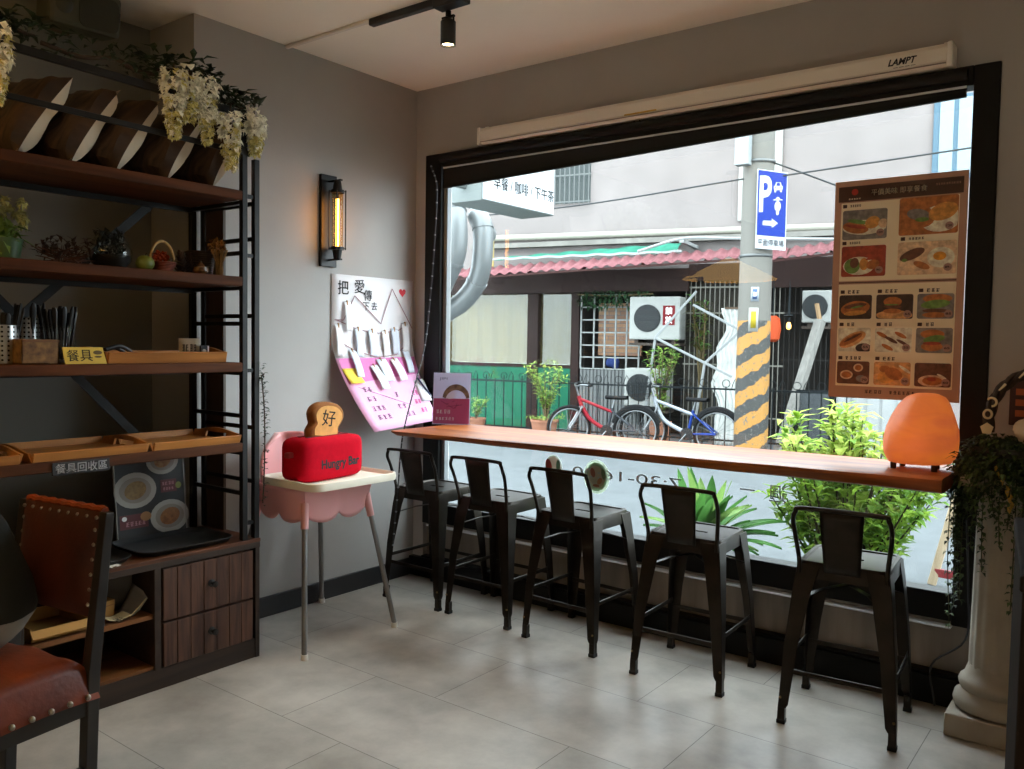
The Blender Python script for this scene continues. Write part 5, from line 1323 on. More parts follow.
nt.links.new(bk_.outputs[0], nt.nodes['Principled BSDF'].inputs['Base Color'])
t = FB(); t.box(-.34, 4.7, .5, .56, GZ, 2.6); t.box(-.36, -.30, .06, .56, GZ, 2.6); t.build('inner_wall', M('dim_inner_wall', '#3a3733', .8), h)
t = FB(); t.box(-.14, .62, .3, .36, 1.2, 2.08); t.build('brick_panel', bm_, h)
t = FB(); t.ball((.18, .2, 1.08), .12, .08, .1, fn=lambda d: 1+.2*sin(5*d.x)); t.build('blue_bundle', M('blue_cloth', '#4b62a8', .8), h, smooth=True)
slats = FB()
for k in range(17): slats.box(-.33+k*.063, -.29+k*.063, -.04, -.02, GZ, .96)
slats.box(-.34, .72, -.02, -.01, GZ, .96)
slats.build('slatted_panel', M('grey_slats', '#8f9190', .7), h)
bars = FB()
for k in range(20): bars.tube([(1.45+k*.075, -.08, GZ+.1), (1.45+k*.075, -.08, 2.4)], .008, 6)
for z in (.3, 1.1, 1.9, 2.3): bars.box(1.42, 2.95, -.088, -.074, z-.012, z+.012)
bars.build('white_window_bars', M('dirty_white_bars', '#a9a69a', .6), h)
t = FB(); t.box(1.42, 2.4, .1, .16, GZ, 2.5); t.build('tile_back_wall', M('tile_back', '#56524a', .8, var=.3, vs=4), h)
bars = FB()
for k in range(13): bars.tube([(2.95+k*.075, -.08, GZ+.1), (2.95+k*.075, -.08, 2.3)], .007, 6)
for z in (.5, 1.2, 1.9): bars.box(2.92, 3.9, -.088, -.074, z-.01, z+.01)
bars.build('dark_window_bars', M('dark_bars', '#3b3835', .6), h)
t = FB(); t.box(3.72, 4.75, -.12, -.06, GZ, 1.95)
for k in range(5): t.box(3.74+.2*k, 3.90+.2*k, -.135, -.12, GZ+.05, 1.9)
t.build('white_plank_door', M('white_door', '#d3d5d3', .6, var=.06), h)
t = FB(); t.box(-.90, -.25, .1, .14, 3.7, 4.6); t.build('upper_window_pane', M('dark_pane', '#6f7674', .2), h)
t = FB()
for k in range(9): t.tube([(-.92+k*.086, -.06, 3.72), (-.92+k*.086, -.06, 4.6)], .01, 6)
for z in (3.76, 4.2): t.box(-.95, -.2, -.07, -.05, z-.012, z+.012)
t.build('upper_window_bars', M('bar_grey', '#8b8e8c', .5), h)
t = FB(); t.box(4.85, 5.4, -.05, 0, 3.75, 4.9); f_ = t.build('blue_window_frame', M('blue_grey_frame', '#6f8ea0', .5), h, bevel=.01)
t = FB(); t.box(4.93, 5.1, -.06, -.045, 3.82, 4.85); t.box(5.16, 5.33, -.06, -.045, 3.82, 4.85); t.build('blue_window_pane', M('bright_pane', '#bcd0d8', .2), f_)

# awnings
def awning(name, lab, s0, s1, z0a, z0b, zt, t0, t1, mat, n):
    o = thing(name, lab, 'awning', tuple(FT @ V(((s0+s1)/2, t0, (z0a+z0b)/2))))
    def f(u, v):
        zl = z0a+(z0b-z0a)*u
        return V((s0+(s1-s0)*u, t0+(t1-t0)*v, zl+(zt-z0a)*v+.02*sin(u*n*2*pi)))
    FB().grid(f, n*8, 1).build('corrugated_sheet', mat, o, smooth=True, thick=.006)
    t = FB(); t.bar((s0, t0+.03, z0a-.03), (s1, t0+.03, z0b-.03), .03, .03); t.build('edge_batten', M('awning_batten', '#5a3a36', .7), o)
    t = FB()
    for k in range(5):
        u = (k+.5)/5; zl = z0a+(z0b-z0a)*u; t.bar((s0+(s1-s0)*u, t0+.02, zl-.03), (s0+(s1-s0)*u, t1, zl+(zt-z0a)-.03), .03, .04); t.bar((s0+(s1-s0)*u, t1, zl+(zt-z0a)-.03), (s0+(s1-s0)*u, -.02, zl+(zt-z0a)-.03), .03, .04)
    t.build('rafter', M('awning_batten', '#5a3a36'), o)
    return o
rose = M('faded_red_sheet', '#a5696d', .6, var=.12, vs=8)
awning('left_awning', 'long faded red corrugated awning over the curtained windows across the street', -2.35, 2.42, 2.46, 2.66, 2.63, -1.0, -.62, rose, 26)
awning('right_awning', 'shorter faded red corrugated awning behind and right of the utility pole', 2.62, 4.1, 2.60, 2.74, 2.77, -1.0, -.62, rose, 9)
o = thing('green_tarp', 'torn green tarp lying above the long red awning', 'tarp', tuple(FT @ V((0, -.4, 2.8))))
FB().grid(lambda u, v: V((-2.0+3.4*u, -.6+.35*v, 2.77+.03*u+.19*v*(.35+.65*u)+.012*sin(u*40+v*9))), 60, 6).build('sheet', M('green_tarp', '#3f9a80', .6, var=.2, vs=6), o, smooth=True, thick=.004)
FB().grid(lambda u, v: V((-2.1+3.6*u, -.62-.004*v, 2.765+.03*u+.035*v+.008*sin(u*53))), 60, 1).build('white_hem', M('tarp_white', '#d8dcd8', .7), o, thick=.004)
o = thing('yellow_pole', 'short yellow upright pole standing on the left part of the red awning', 'pole', tuple(FT @ V((-1.72, -.5, 2.6))))
FB().tube([(-1.72, -.6, 2.56), (-1.72, -.6, 3.12)], .022, 8).build('tube', M('pale_yellow_paint', '#d9c07a', .6), o, smooth=35)
FB().cyl((-1.72, -.6, 2.55), (-1.72, -.6, 2.58), .04, seg=10).build('base', M('awning_batten', '#5a3a36'), o)

# air conditioners
acw = M('ac_white', '#c9cac4', .5, var=.05)
def ac(s0, s1, z0, z1, t0, lab, tagged):
    o = thing('air_conditioner', lab, 'air conditioner', tuple(FT @ V(((s0+s1)/2, t0, z0))))
    FB().box(s0, s1, t0, t0+.34, z0, z1).build('casing', acw, o, bevel=.02)
    cs, cz, r = s0+(s1-s0)*.36, (z0+z1)/2, min(.205, (z1-z0)*.36)
    t = FB(); t.lathe([(r*1.04, .0), (r*1.04, .02), (r*.97, .02), (r*.97, -.01), (0, -.01)], (cs, t0-.012, cz), 32, 'Y'); t.build('fan_well', M('fan_dark', '#3c3f40', .5), o, smooth=40)
    t = FB()
    for k in range(3, 20, 2):
        t.tube([(cs+r*k/20*cos(2*pi*i/24), t0-.014, cz+r*k/20*sin(2*pi*i/24)) for i in range(24)], .0035, 4, True)
    for k in range(8): a = pi*k/8; t.tube([(cs-r*cos(a), t0-.014, cz-r*sin(a)), (cs+r*cos(a), t0-.014, cz+r*sin(a))], .004, 4)
    t.build('fan_grille', M('grille_grey', '#9da0a2', .5), o)
    t = FB(); t.box(s0+.08, s0+.14, t0+.04, t0+.3, z0-.05, z0); t.box(s1-.14, s1-.08, t0+.04, t0+.3, z0-.05, z0); t.box(s0, s1, t0+.02, t0+.4, z0-.09, z0-.05); t.build('mounting_bracket', M('rusty_bracket', '#5b5048', .7), o)
    if tagged:
        t = FB(); t.box(1.20, 1.39, t0-.006, t0, 1.70, 2.0); s_ = t.build('red_sticker', M('sticker_red', '#8f2028', .6), o)
        t = FB(); put_text(t, '禁', (1.295, t0-.008, 1.92), (1, 0, 0), (0, 0, 1), .1, height=.11, bold=.008); put_text(t, '放', (1.295, t0-.008, 1.78), (1, 0, 0), (0, 0, 1), .1, height=.11, bold=.008); t.build('white_lettering', paper_white, s_, recalc=False)
    return o
ac(.66, 1.47, 1.47, 2.14, -.5, 'upper air conditioner unit with a red sticker, mounted beside the gridded window', True)
ac(.60, 1.30, .42, 1.02, -.5, 'lower air conditioner unit, under the one with the red sticker', False)
ac(3.22, 3.72, 1.75, 2.22, -.3, 'dark shaded air conditioner unit behind the leaning post, right of the utility pole', False)

# iron fence
fe = thing('iron_fence', 'black iron railing in front of the house across the street', 'fence', tuple(FT @ V((.9, -1.2, GZ))))
iron = M('fence_iron', '#2a3032', .5, .3)
t = FB()
for s in [-2.3+.16*k for k in range(40)]: t.tube([(s, -1.2, GZ), (s, -1.2, .82+.05*(int(s*100) % 2))], .009, 5)
t.build('upright_bars', iron, fe)
t = FB(); 
for z in (.05, .78): t.box(-2.4, 4.0, -1.215, -1.185, z-.013, z+.013)
t.build('rails', iron, fe)
t = FB()
for k in range(20):
    s = -2.14+.32*k; t.tube([(s+.055*cos(a*pi/5), -1.2, .86+.055*sin(a*pi/5)) for a in range(10)], .006, 5, True)
    t.tube([(s+.08, -1.2, .79), (s+.1, -1.2, .87), (s+.13, -1.2, .93), (s+.16, -1.2, .88)], .006, 5)
t.build('scrolls', iron, fe)

# utility pole with stripes and stickers
px_, py_ = -.60, 6.84
pm = bpy.data.materials.new('striped_pole'); pm.use_nodes = True; nt = pm.node_tree; b = nt.nodes['Principled BSDF']; N = nt.nodes.new; L = nt.links.new
tc = N('ShaderNodeTexCoord'); sep = N('ShaderNodeSeparateXYZ'); L(tc.outputs['Object'], sep.inputs[0])
at = N('ShaderNodeMath'); at.operation = 'ARCTAN2'; L(sep.outputs['Y'], at.inputs[0]); L(sep.outputs['X'], at.inputs[1])
m1 = N('ShaderNodeMath'); m1.operation = 'MULTIPLY_ADD'; m1.inputs[1].default_value = 1.0; L(at.outputs[0], m1.inputs[0])
m2 = N('ShaderNodeMath'); m2.operation = 'MULTIPLY'; m2.inputs[1].default_value = -2*pi*1.45; L(sep.outputs['Z'], m2.inputs[0]); L(m2.outputs[0], m1.inputs[2])
sn = N('ShaderNodeMath'); sn.operation = 'SINE'
m3 = N('ShaderNodeMath'); m3.operation = 'MULTIPLY'; m3.inputs[1].default_value = 2.; L(m1.outputs[0], m3.inputs[0])
ns = N('ShaderNodeTexNoise'); ns.inputs['Scale'].default_value = 9; ns.inputs['Detail'].default_value = 6; L(tc.outputs['Object'], ns.inputs['Vector'])
ad = N('ShaderNodeMath'); ad.operation = 'MULTIPLY_ADD'; ad.inputs[1].default_value = 3.0; L(ns.outputs['Fac'], ad.inputs[0]); L(m3.outputs[0], ad.inputs[2]); L(ad.outputs[0], sn.inputs[0])
st_ = N('ShaderNodeMath'); st_.operation = 'GREATER_THAN'; st_.inputs[1].default_value = -.1; L(sn.outputs[0], st_.inputs[0])
mx = N('ShaderNodeMixRGB'); mx.inputs[1].default_value = lin('#1f1f1c'); mx.inputs[2].default_value = lin('#7a551b'); L(st_.outputs[0], mx.inputs[0])
ck = N('ShaderNodeMath'); ck.operation = 'LESS_THAN'; ck.inputs[1].default_value = 1.80; L(sep.outputs['Z'], ck.inputs[0])
n2 = N('ShaderNodeTexNoise'); n2.inputs['Scale'].default_value = 30; L(tc.outputs['Object'], n2.inputs['Vector']); wr_ = N('ShaderNodeMath'); wr_.operation = 'GREATER_THAN'; wr_.inputs[1].default_value = .35; L(n2.outputs['Fac'], wr_.inputs[0])
fm = N('ShaderNodeMath'); fm.operation = 'MULTIPLY'; L(ck.outputs[0], fm.inputs[0]); L(wr_.outputs[0], fm.inputs[1])
mz = N('ShaderNodeMixRGB'); mz.inputs[1].default_value = lin('#48453f'); L(mx.outputs[0], mz.inputs[2]); L(fm.outputs[0], mz.inputs[0]); L(mz.outputs[0], b.inputs['Base Color']); b.inputs['Roughness'].default_value = .75
up = thing('utility_pole', 'grey concrete utility pole with yellow and black stripes at its foot', 'pole', (px_, py_, GZ))
MB().lathe([(.215, GZ), (.208, 1.2), (.19, 4.0), (.17, 7.5)], (px_, py_, 0), 36).build('shaft', pm, up, smooth=40)
t = MB()
for z in (3.70, 2.52): t.lathe([(.202, z), (.202, z+.04)], (px_, py_, 0), 30, caps=False)
t.build('steel_band', M('band_grey', '#8b8d8c', .4, .6), up, smooth=True, thick=.004)
t = MB(); t.box(px_-.20, px_-.02, py_-.31, py_-.18, 3.66, 4.1); t.build('junction_box', M('pale_box', '#c3c9c9', .5), up, bevel=.01)
dirn = V((3.51-px_, -3.64-py_, 0)).normalized(); rt = V((-dirn.y, dirn.x, 0))
def on_pole(dx, z, r=.203): return V((px_, py_, z))+dirn*r+rt*dx
for (dx, z, w_, h_, c1, c2, lab) in ((.0, 2.05, .10, .18, '#c9d2da', '#5f79a8', 'blue_white'), (-.01, 1.73, .12, .30, '#d8d6cc', '#d8c03c', 'yellow_white')):
    o = thing('pole_sticker', 'small '+lab.replace('_', ' and ')+' sticker on the utility pole', 'sticker', tuple(on_pole(dx, z)))
    def curv(s, v, ww, hh, rr): 
        a = (s-.5)*ww/rr; return V((px_, py_, z))+dirn*rr*cos(a+dx/rr)+rt*rr*sin(a+dx/rr)+V((0, 0, (v-.5)*hh))
    MB().grid(lambda s, v: curv(s, v, w_, h_, .208), 6, 1).build('paper', M('sticker_'+lab, c1, .7), o, thick=.002, smooth=True)
    MB().grid(lambda s, v: curv(s, v, w_*.55, h_*.7, .2105), 6, 1).build('printed_block', M('sticker_print_'+lab, c2, .7), o, thick=.001, smooth=True)
    if lab == 'blue_white':
        t = MB(); scribble(t, 2, curv(.5, .5, w_, h_, .2125), -rt*-1, (0, 0, 1), .05, .05, .008); t.build('white_marks', paper_white, o)

# parking sign
ps = thing('parking_sign', 'blue and white parking sign on the utility pole', 'sign', (-.37, 6.7, 2.6))
S0, S1 = V((-.52, 6.60, 0)), V((-.205, 6.79, 0)); ux = (S1-S0).normalized(); sw = (S1-S0).length; nz = V((ux.y, -ux.x, 0))
zb, zt_ = 2.62, 3.60
T = Matrix(((ux.x, -nz.x, 0, S0.x), (ux.y, -nz.y, 0, S0.y), (0, 0, 1, zb), (0, 0, 0, 1)))
H_ = zt_-zb
blue = M('sign_blue', '#1f3fa8', .4)
t = MB(T); t.prism([(0, 0), (sw, -.03), (sw, H_-.05), (0, H_)], (0, 0, 0), (1, 0, 0), (0, 0, 1), -.02); t.build('white_plate', M('sign_white', '#e8ecf0', .5), ps)
t = MB(T); t.prism([(.012, .165), (sw-.012, .135), (sw-.012, H_-.065), (.012, H_-.014)], (0, -.003, 0), (1, 0, 0), (0, 0, 1), .002); t.build('blue_field', blue, ps)
wht = M('sign_white', '#e8ecf0'); yy = -.006
t = MB(T); put_text(t, 'P', (.105, yy, H_-.31), (1, 0, 0), (0, 0, 1), .4, width=.15, height=.45, bold=.012); t.build('letter_p', wht, ps, recalc=False)
t = MB(T)      # car and scooter pictograms, arrow
t.prism([(-.05, -.045), (.05, -.045), (.055, .0), (.038, .012), (.028, .05), (-.028, .05), (-.038, .012), (-.055, .0)], (.255, yy, H_-.22), (1, 0, 0), (0, 0, 1), .001)
for s in (-1, 1): t.prism(rrect(.022, .035, .006), (.255+s*.035, yy, H_-.275), (1, 0, 0), (0, 0, 1), .001)
t.build('car_pictogram', wht, ps)
t = MB(T); t.prism([(-.025, .0), (.025, .0), (.018, .035), (-.018, .035)], (.255, yy-.002, H_-.212), (1, 0, 0), (0, 0, 1), .001); t.prism(ell(.016, .016, 10), (.222, yy-.002, H_-.235), (1, 0, 0), (0, 0, 1), .001); t.prism(ell(.016, .016, 10), (.288, yy-.002, H_-.235), (1, 0, 0), (0, 0, 1), .001); t.build('car_window', blue, ps)
t = MB(T); t.prism(ell(.05, .05, 14), (.255, yy, H_-.375), (1, 0, 0), (0, 0, 1), .001); t.prism(ell(.075, .13, 16), (.255, yy, H_-.465), (1, 0, 0), (0, 0, 1), .001); t.prism(ell(.036, .07, 12), (.255, yy, H_-.54), (1, 0, 0), (0, 0, 1), .001)
t.bar((.20, yy, H_-.385), (.31, yy, H_-.385), .012, .002, up=(0, 1, 0)); t.build('scooter_pictogram', wht, ps)
t = MB(T); t.prism([(.08, .285), (.19, .277), (.19, .25), (.265, .305), (.19, .365), (.19, .337), (.08, .34)], (0, yy, 0), (1, 0, 0), (0, 0, 1), .001); t.build('arrow', wht, ps)
t = MB(T); put_text(t, '平面停車場', (sw/2, -.004, .065), (ux.x*0+1, 0, -.08), (0, 0, 1), .1, width=sw*.86, height=.085, bold=.004); t.build('black_lettering', ink, ps, recalc=False)

# overhead wires
wires = [([(-9, 7.2, 3.55), (-4, 6.9, 3.42), (-.6, 6.7, 3.52)], 'overhead wire running left from the utility pole'), ([(-.5, 6.75, 3.5), (3, 6.9, 3.68), (7, 7.0, 3.95)], 'overhead wire running right from the utility pole'), ([(-.5, 6.9, 3.75), (1.6, 8.6, 2.9), (4, 9.4, 2.3)], 'thin wire slanting down to the right of the parking sign')]
for p, lab in wires:
    d = MB().tube(smooth_path(p, 8), .011, 6).build('overhead_wire', M('wire_grey', '#4c5052', .6), smooth=True); tag(d, lab, 'wire')
o = thing('sloping_cable', 'pale cable and bracket running along above the red awning', 'cable', tuple(FT @ V((1.5, -.7, 2.9))))
FB().tube(smooth_path([(.9, -.9, 2.80), (1.6, -.95, 2.96), (2.4, -.95, 2.93), (3.9, -.95, 2.86)], 6), .022, 6).build('cable', M('pale_cable', '#c9cbc9', .6), o, smooth=True)
FB().box(1.55, 1.62, -.96, -.05, 2.9, 2.95).build('bracket', M('pale_cable', '#c9cbc9'), o)

# the cafe's own light-box sign outside
ls = thing('shop_sign', 'white light-box shop sign projecting over the street outside the window', 'sign', (-.75, 1.8, 2.45))
x1_, y0_, y1_, z0_ = -.55, 1.27, 2.22, 2.46
MB().box(x1_-.34, x1_, y0_, y1_, z0_, z0_+.62).build('box', M('sign_box_grey', '#9da5a2', .5), ls, bevel=.006)
f_ = MB().box(x1_, x1_+.006, y0_+.01, y1_-.01, z0_+.01, z0_+.61).build('face', M('sign_face', '#eef2f5', .4, emit='#f4f8ff', es=.2), ls)
t = MB(); put_text(t, '早餐 / 咖啡 / 下午茶', (x1_+.0075, (y0_+y1_)/2+.06, z0_+.155), (0, 1, 0), (0, 0, 1), .1, width=.80, height=.10, bold=.006); t.build('black_lettering', M('sign_letter_grey', '#2c2c30', .6), f_, recalc=False)
t = MB(); t.tube([(x1_-.17, .22, z0_+.5), (x1_-.17, y0_, z0_+.5)], .025, 10); t.tube([(x1_-.17, .22, z0_+.12), (x1_-.17, y0_, z0_+.12)], .025, 10); t.build('arm', M('sign_box_grey', '#9da5a2'), ls, smooth=35)
# exhaust ducts left of the window
duct = M('duct_metal', '#a9adad', .35, .3)
def ducto(lab, pts, r):
    o = thing('exhaust_duct', lab, 'duct', tuple(pts[-1])); p = smooth_path(pts, 6)
    MB().tube(p, r, 20).build('pipe', duct, o, smooth=35)
    t = MB()
    for i in (0, len(p)//3, 2*len(p)//3, len(p)-1): 
        q = p[i]; d = (p[min(i+1, len(p)-1)]-p[max(i-1, 0)]).normalized(); t.cyl(q-d*.015, q+d*.015, r*1.07, seg=20)
    t.build('seam_ring', duct, o, smooth=35); return o
ducto('big pale exhaust duct with elbows outside, at the left edge of the window', [(-2.25, 2.6, 2.6), (-1.95, 2.45, 2.72), (-1.83, 2.40, 2.55), (-1.83, 2.40, 2.25), (-1.98, 2.42, 2.0), (-2.25, 2.6, 1.85)], .13)
ducto('second pale exhaust duct just behind the first', [(-2.0, 3.1, 2.5), (-1.80, 2.72, 2.62), (-1.70, 2.68, 2.5), (-1.70, 2.68, 2.2), (-1.80, 2.72, 1.98), (-2.0, 2.75, 1.8), (-2.3, 2.85, 1.7)], .10)

# house plants in pots, weeds, greenery
ALB = .42
lf = leaf_mat('bright_leaf', '#a9cc62', .25, 12); lf2 = leaf_mat('yellow_green_leaf', '#d9ee70', .2, 12); lf3 = leaf_mat('deep_leaf', '#6f9f50', .3, 12)
tc_m = M('terracotta', '#b07a62', .8, var=.1); stem_g = M('plant_stem', '#6c5f43', .8)
def pot(o, p, r, hgt, T=FT):
    MB(T).lathe([(0, 0), (r*.75, 0), (r, hgt), (r*1.06, hgt), (r*1.06, hgt+.03), (r*.92, hgt+.03), (r*.9, hgt-.02), (0, hgt-.03)], p, 22).build('pot', tc_m, o, smooth=40)
def shrub(o, p, n_st, hgt, sp, n_l, L, w, mats, T=FT, low=.3, rg=None, up_=.4):
    rg = rg or random.Random(int(abs(p[0])*1000)+n_l); tips = []; t = MB(T)
    for i in range(n_st):
        a = rg.uniform(0, 2*pi); r = sp*rg.uniform(.3, 1); pts = smooth_path([p, (p[0]+r*.35*cos(a), p[1]+r*.35*sin(a), p[2]+hgt*.45*rg.uniform(.8, 1.1)), (p[0]+r*cos(a), p[1]+r*sin(a), p[2]+hgt*rg.uniform(.7, 1))], 5)
        t.tube(pts, [.012*(1-.8*k/len(pts))*hgt for k in range(len(pts))], 5); tips.append(pts)
    t.build('stems', stem_g, o, smooth=True); t = MB(T)
    for i in range(n_l):
        s = rg.choice(tips); q = s[int(rg.uniform(low, .999)*len(s))]; a = rg.uniform(0, 2*pi)
        t.mi = rg.randrange(len(mats)) if rg.random() < .7 else 0
        d = V((cos(a), sin(a), rg.uniform(-.2, 1)*up_*2)); t.leaf(V(q)+V((rg.uniform(-1, 1), rg.uniform(-1, 1), rg.uniform(-1, 1)))*sp*.1, d, (0, 0, 1), L*rg.uniform(.6, 1.15), w, .35)
    t.build('leaves', mats, o, recalc=False)
o = thing('potted_shrub', 'bright green shrub in a terracotta pot by the green panels across the street', 'plant', tuple(FT @ V((-.22, -1.75, GZ))))
pot(o, (-.22, -1.75, GZ), .2, .30); shrub(o, (-.20, -1.75, .22), 16, .9, .34, 560, .11, .03, [lf, lf2, lf3])
t = FB()
for k in range(70): t.leaf((-.22+rnd(-.24, .24), -1.75+rnd(-.24, .24), .26), V((rnd(-1, 1), rnd(-1, 1), rnd(-.1, .7))), (0, 0, 1), .11, .02, .3)
t.build('low_weeds', [lf], o, recalc=False)
o = thing('potted_herb', 'small terracotta pot of weeds beside the leaflet, across the street', 'plant', tuple(FT @ V((-1.5, -1.7, GZ))))
pot(o, (-1.42, -1.7, GZ), .16, .26); shrub(o, (-1.42, -1.7, .16), 12, .38, .22, 170, .09, .025, [lf, lf3])
o = thing('climbing_shrub', 'green leafy shrub growing behind the white frame across the street', 'plant', tuple(FT @ V((1.3, -.95, GZ))))
pot(o, (1.32, -.95, GZ), .17, .3); shrub(o, (1.32, -.95, .2), 14, 1.25, .3, 520, .12, .035, [lf, lf3], low=.25)
o = thing('leaning_plant', 'tall thin yellowish plant behind the upper end of the white frame', 'plant', tuple(FT @ V((1.8, -.3, GZ))))
MB(FT).lathe([(0, 0), (.11, 0), (.14, .25), (.12, .25), (0, .2)], (1.8, -.32, GZ), 14).build('pot', M('grey_pot', '#55534e', .8), o, smooth=40)
shrub(o, (1.8, -.32, .1), 7, 2.05, .22, 200, .2, .03, [leaf_mat('olive_leaf', '#6b6a35', .3, 12), lf3], low=.62)
o = thing('eave_vine', 'dark vine hanging along the top of the gridded window across the street', 'plant', tuple(FT @ V((.3, -.25, 2.1))))
t = FB(); rg = random.Random(8)
for k in range(260): t.leaf((rg.uniform(-.3, .9), -.22+rg.uniform(-.06, .06), 2.16+rg.uniform(-.16, .1)), V((rg.uniform(-1, 1), rg.uniform(-1, .3), rg.uniform(-1, .3))), (0, 0, 1), .11, .045, .3)
t.build('leaves', [M('shade_leaf', '#2c4a2c', .6, var=.3, vs=12)], o, recalc=False)
FB().tube([(-.34, -.22, 2.2), (.3, -.22, 2.17), (.95, -.22, 2.2)], .012, 6).build('vine_stem', stem_g, o)

# leaning things in front of the bars
wf = thing('broken_rack', 'broken white metal frame leaning behind the bicycles', 'rack', tuple(FT @ V((1.8, -.95, GZ))))
wmet = M('white_tube', '#9c9f9e', .5)
for a, b_ in (((1.12, -1.0, .55), (1.22, -.95, 1.50)), ((1.22, -.95, 1.50), (1.76, -.7, 2.2)), ((1.22, -.96, 1.50), (2.38, -1.0, .95)), ((1.72, -.72, 2.0), (2.45, -.8, 1.62)), ((2.45, -.8, 1.62), (1.98, -.98, 1.14)), ((1.98, -.98, 1.14), (1.80, -.95, GZ)), ((1.12, -1.0, .55), (1.10, -1.0, GZ))):
    FB().bar(a, b_, .036, .036).build('tube_bar', wmet, wf, bevel=.008)
o = thing('corrugated_panel', 'torn pale corrugated plastic sheet leaning beside the utility pole', 'panel', tuple(FT @ V((2.3, -1.0, GZ))))
def torn(u, v):
    w0 = .05+.06*sin(v*9)+.05*sin(v*23+1); s = 2.06+w0*.8*(1-u)+(.44+.03*sin(v*7))*u-.12*(1-v)*0
    return V((s, -1.0+.55*v+.012*sin(u*38), GZ+.02+2.02*v))
FB().grid(torn, 44, 24).build('sheet', M('pale_corrugated', '#c7c8c2', .6, var=.14, vs=5), o, smooth=True, thick=.004)
FB().bar((2.14, -.46, 1.96), (2.52, -.46, 1.96), .02, .03).build('top_batten', M('rust_batten', '#6d5a4a', .7), o)
o = thing('leaning_post', 'grey wooden post leaning against the wall right of the utility pole', 'post', tuple(FT @ V((3.2, -.9, GZ))))
FB().bar((3.08, -1.15, GZ), (3.50, -.5, 1.78), .13, .11).build('timber', M('weathered_timber', '#8d8a84', .8, var=.2, vs=5, stretch=(4, 4, .6)), o, bevel=.01)
FB().bar((3.50, -.5, 1.74), (3.44, -.46, 2.02), .05, .04).build('splintered_tip', M('raw_timber', '#a98a68', .8), o)
o = thing('fallen_panel', 'dark mesh panel standing at the foot of the leaning post', 'panel', tuple(FT @ V((3.45, -.9, GZ))))
FB().box(3.28, 3.72, -.92, -.90, GZ, .78).build('sheet', M('dark_mesh', '#54585a', .6, var=.3, vs=40), o)
t = FB(); t.box(3.27, 3.30, -.93, -.89, GZ, .8); t.box(3.70, 3.73, -.93, -.89, GZ, .8); t.box(3.27, 3.73, -.93, -.89, .77, .80); t.build('rim', iron, o)
o = thing('paper_lantern', 'red-orange cloth lantern hanging right of the utility pole', 'lantern', tuple(FT @ V((2.84, -.6, 1.5))))
FB().lathe([(.05, 1.46), (.10, 1.50), (.12, 1.65), (.10, 1.80), (.05, 1.84)], (2.86, -.6, 0), 18).build('shade', M('lantern_orange', '#c2502c', .7, emit='#c2502c', es=.12), o, smooth=40)
FB().tube([(2.86, -.6, 1.84), (2.86, -.6, 2.35)], .006, 5).build('cord', iron, o)
o = thing('reflected_bulb', 'glowing bulb shape standing for an indoor reflection, beside the red-orange lantern', 'lamp', tuple(FT @ V((3.07, -.5, 1.66))))  # modelled glow standing for an indoor bulb's reflection in the pane
FB().lathe([(0, 1.64), (.03, 1.66), (.036, 1.70), (.02, 1.75), (.0, 1.76)], (3.07, -.5, 0), 14).build('bulb', M('bulb_glow', '#ffcf80', .4, emit='#ffbe5c', es=5), o, smooth=True)
FB().lathe([(.02, 1.74), (.022, 1.82), (.08, 1.84), (.02, 1.87), (.005, 2.35)], (3.07, -.5, 0), 14).build('socket_and_cord', iron, o, smooth=40)

# big bush, leafy plant and board right outside the window
o = thing('street_bush', 'big bright green bush right outside the window behind the right half of the counter', 'bush', (2.12, 1.5, GZ))
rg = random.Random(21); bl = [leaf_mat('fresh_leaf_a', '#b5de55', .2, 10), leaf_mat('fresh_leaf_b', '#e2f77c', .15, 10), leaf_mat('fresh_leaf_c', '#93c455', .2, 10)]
t = MB(); tips = []
for i in range(60):
    a = rg.uniform(0, 2*pi); r = .54*rg.uniform(.15, 1); hh = rg.uniform(.5, 1.14)*(1-.22*(r/.54)**2)
    p = smooth_path([(2.12+.12*cos(a)*rg.random(), 1.5+.12*sin(a)*rg.random(), GZ), (2.12+r*.55*cos(a), 1.5+r*.55*sin(a), GZ+hh*.5), (2.12+r*cos(a), 1.5+r*.8*sin(a), GZ+hh)], 6)
    t.tube(p, [.010*(1-.75*k/len(p)) for k in range(len(p))], 5); tips.append(p)
t.build('stems', M('bush_stem', '#4d4632', .8), o, smooth=True); t = MB()
for p in tips:
    for j in range(50):
        k = int(rg.uniform(.25, .999)**.7*len(p)); q = p[k]; a = rg.uniform(0, 2*pi)
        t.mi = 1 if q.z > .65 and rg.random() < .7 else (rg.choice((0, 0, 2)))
        t.leaf(V(q)+V((rg.uniform(-.04, .04), rg.uniform(-.04, .04), rg.uniform(-.03, .03))), V((cos(a), sin(a), rg.uniform(-.1, 1.1))), (0, 0, 1), rg.uniform(.08, .14), .044, .3)
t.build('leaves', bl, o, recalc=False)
MB().lathe([(0, 0), (.2, 0), (.26, .12), (.24, .12), (0, .1)], (2.12, 1.5, GZ), 20).build('planter', M('grey_planter', '#7c7b76', .8), o, smooth=40)
o = thing('broadleaf_plant', 'low broad-leaved plant outside the window below the counter', 'plant', (1.42, .92, GZ))
t = MB(); rg = random.Random(4)
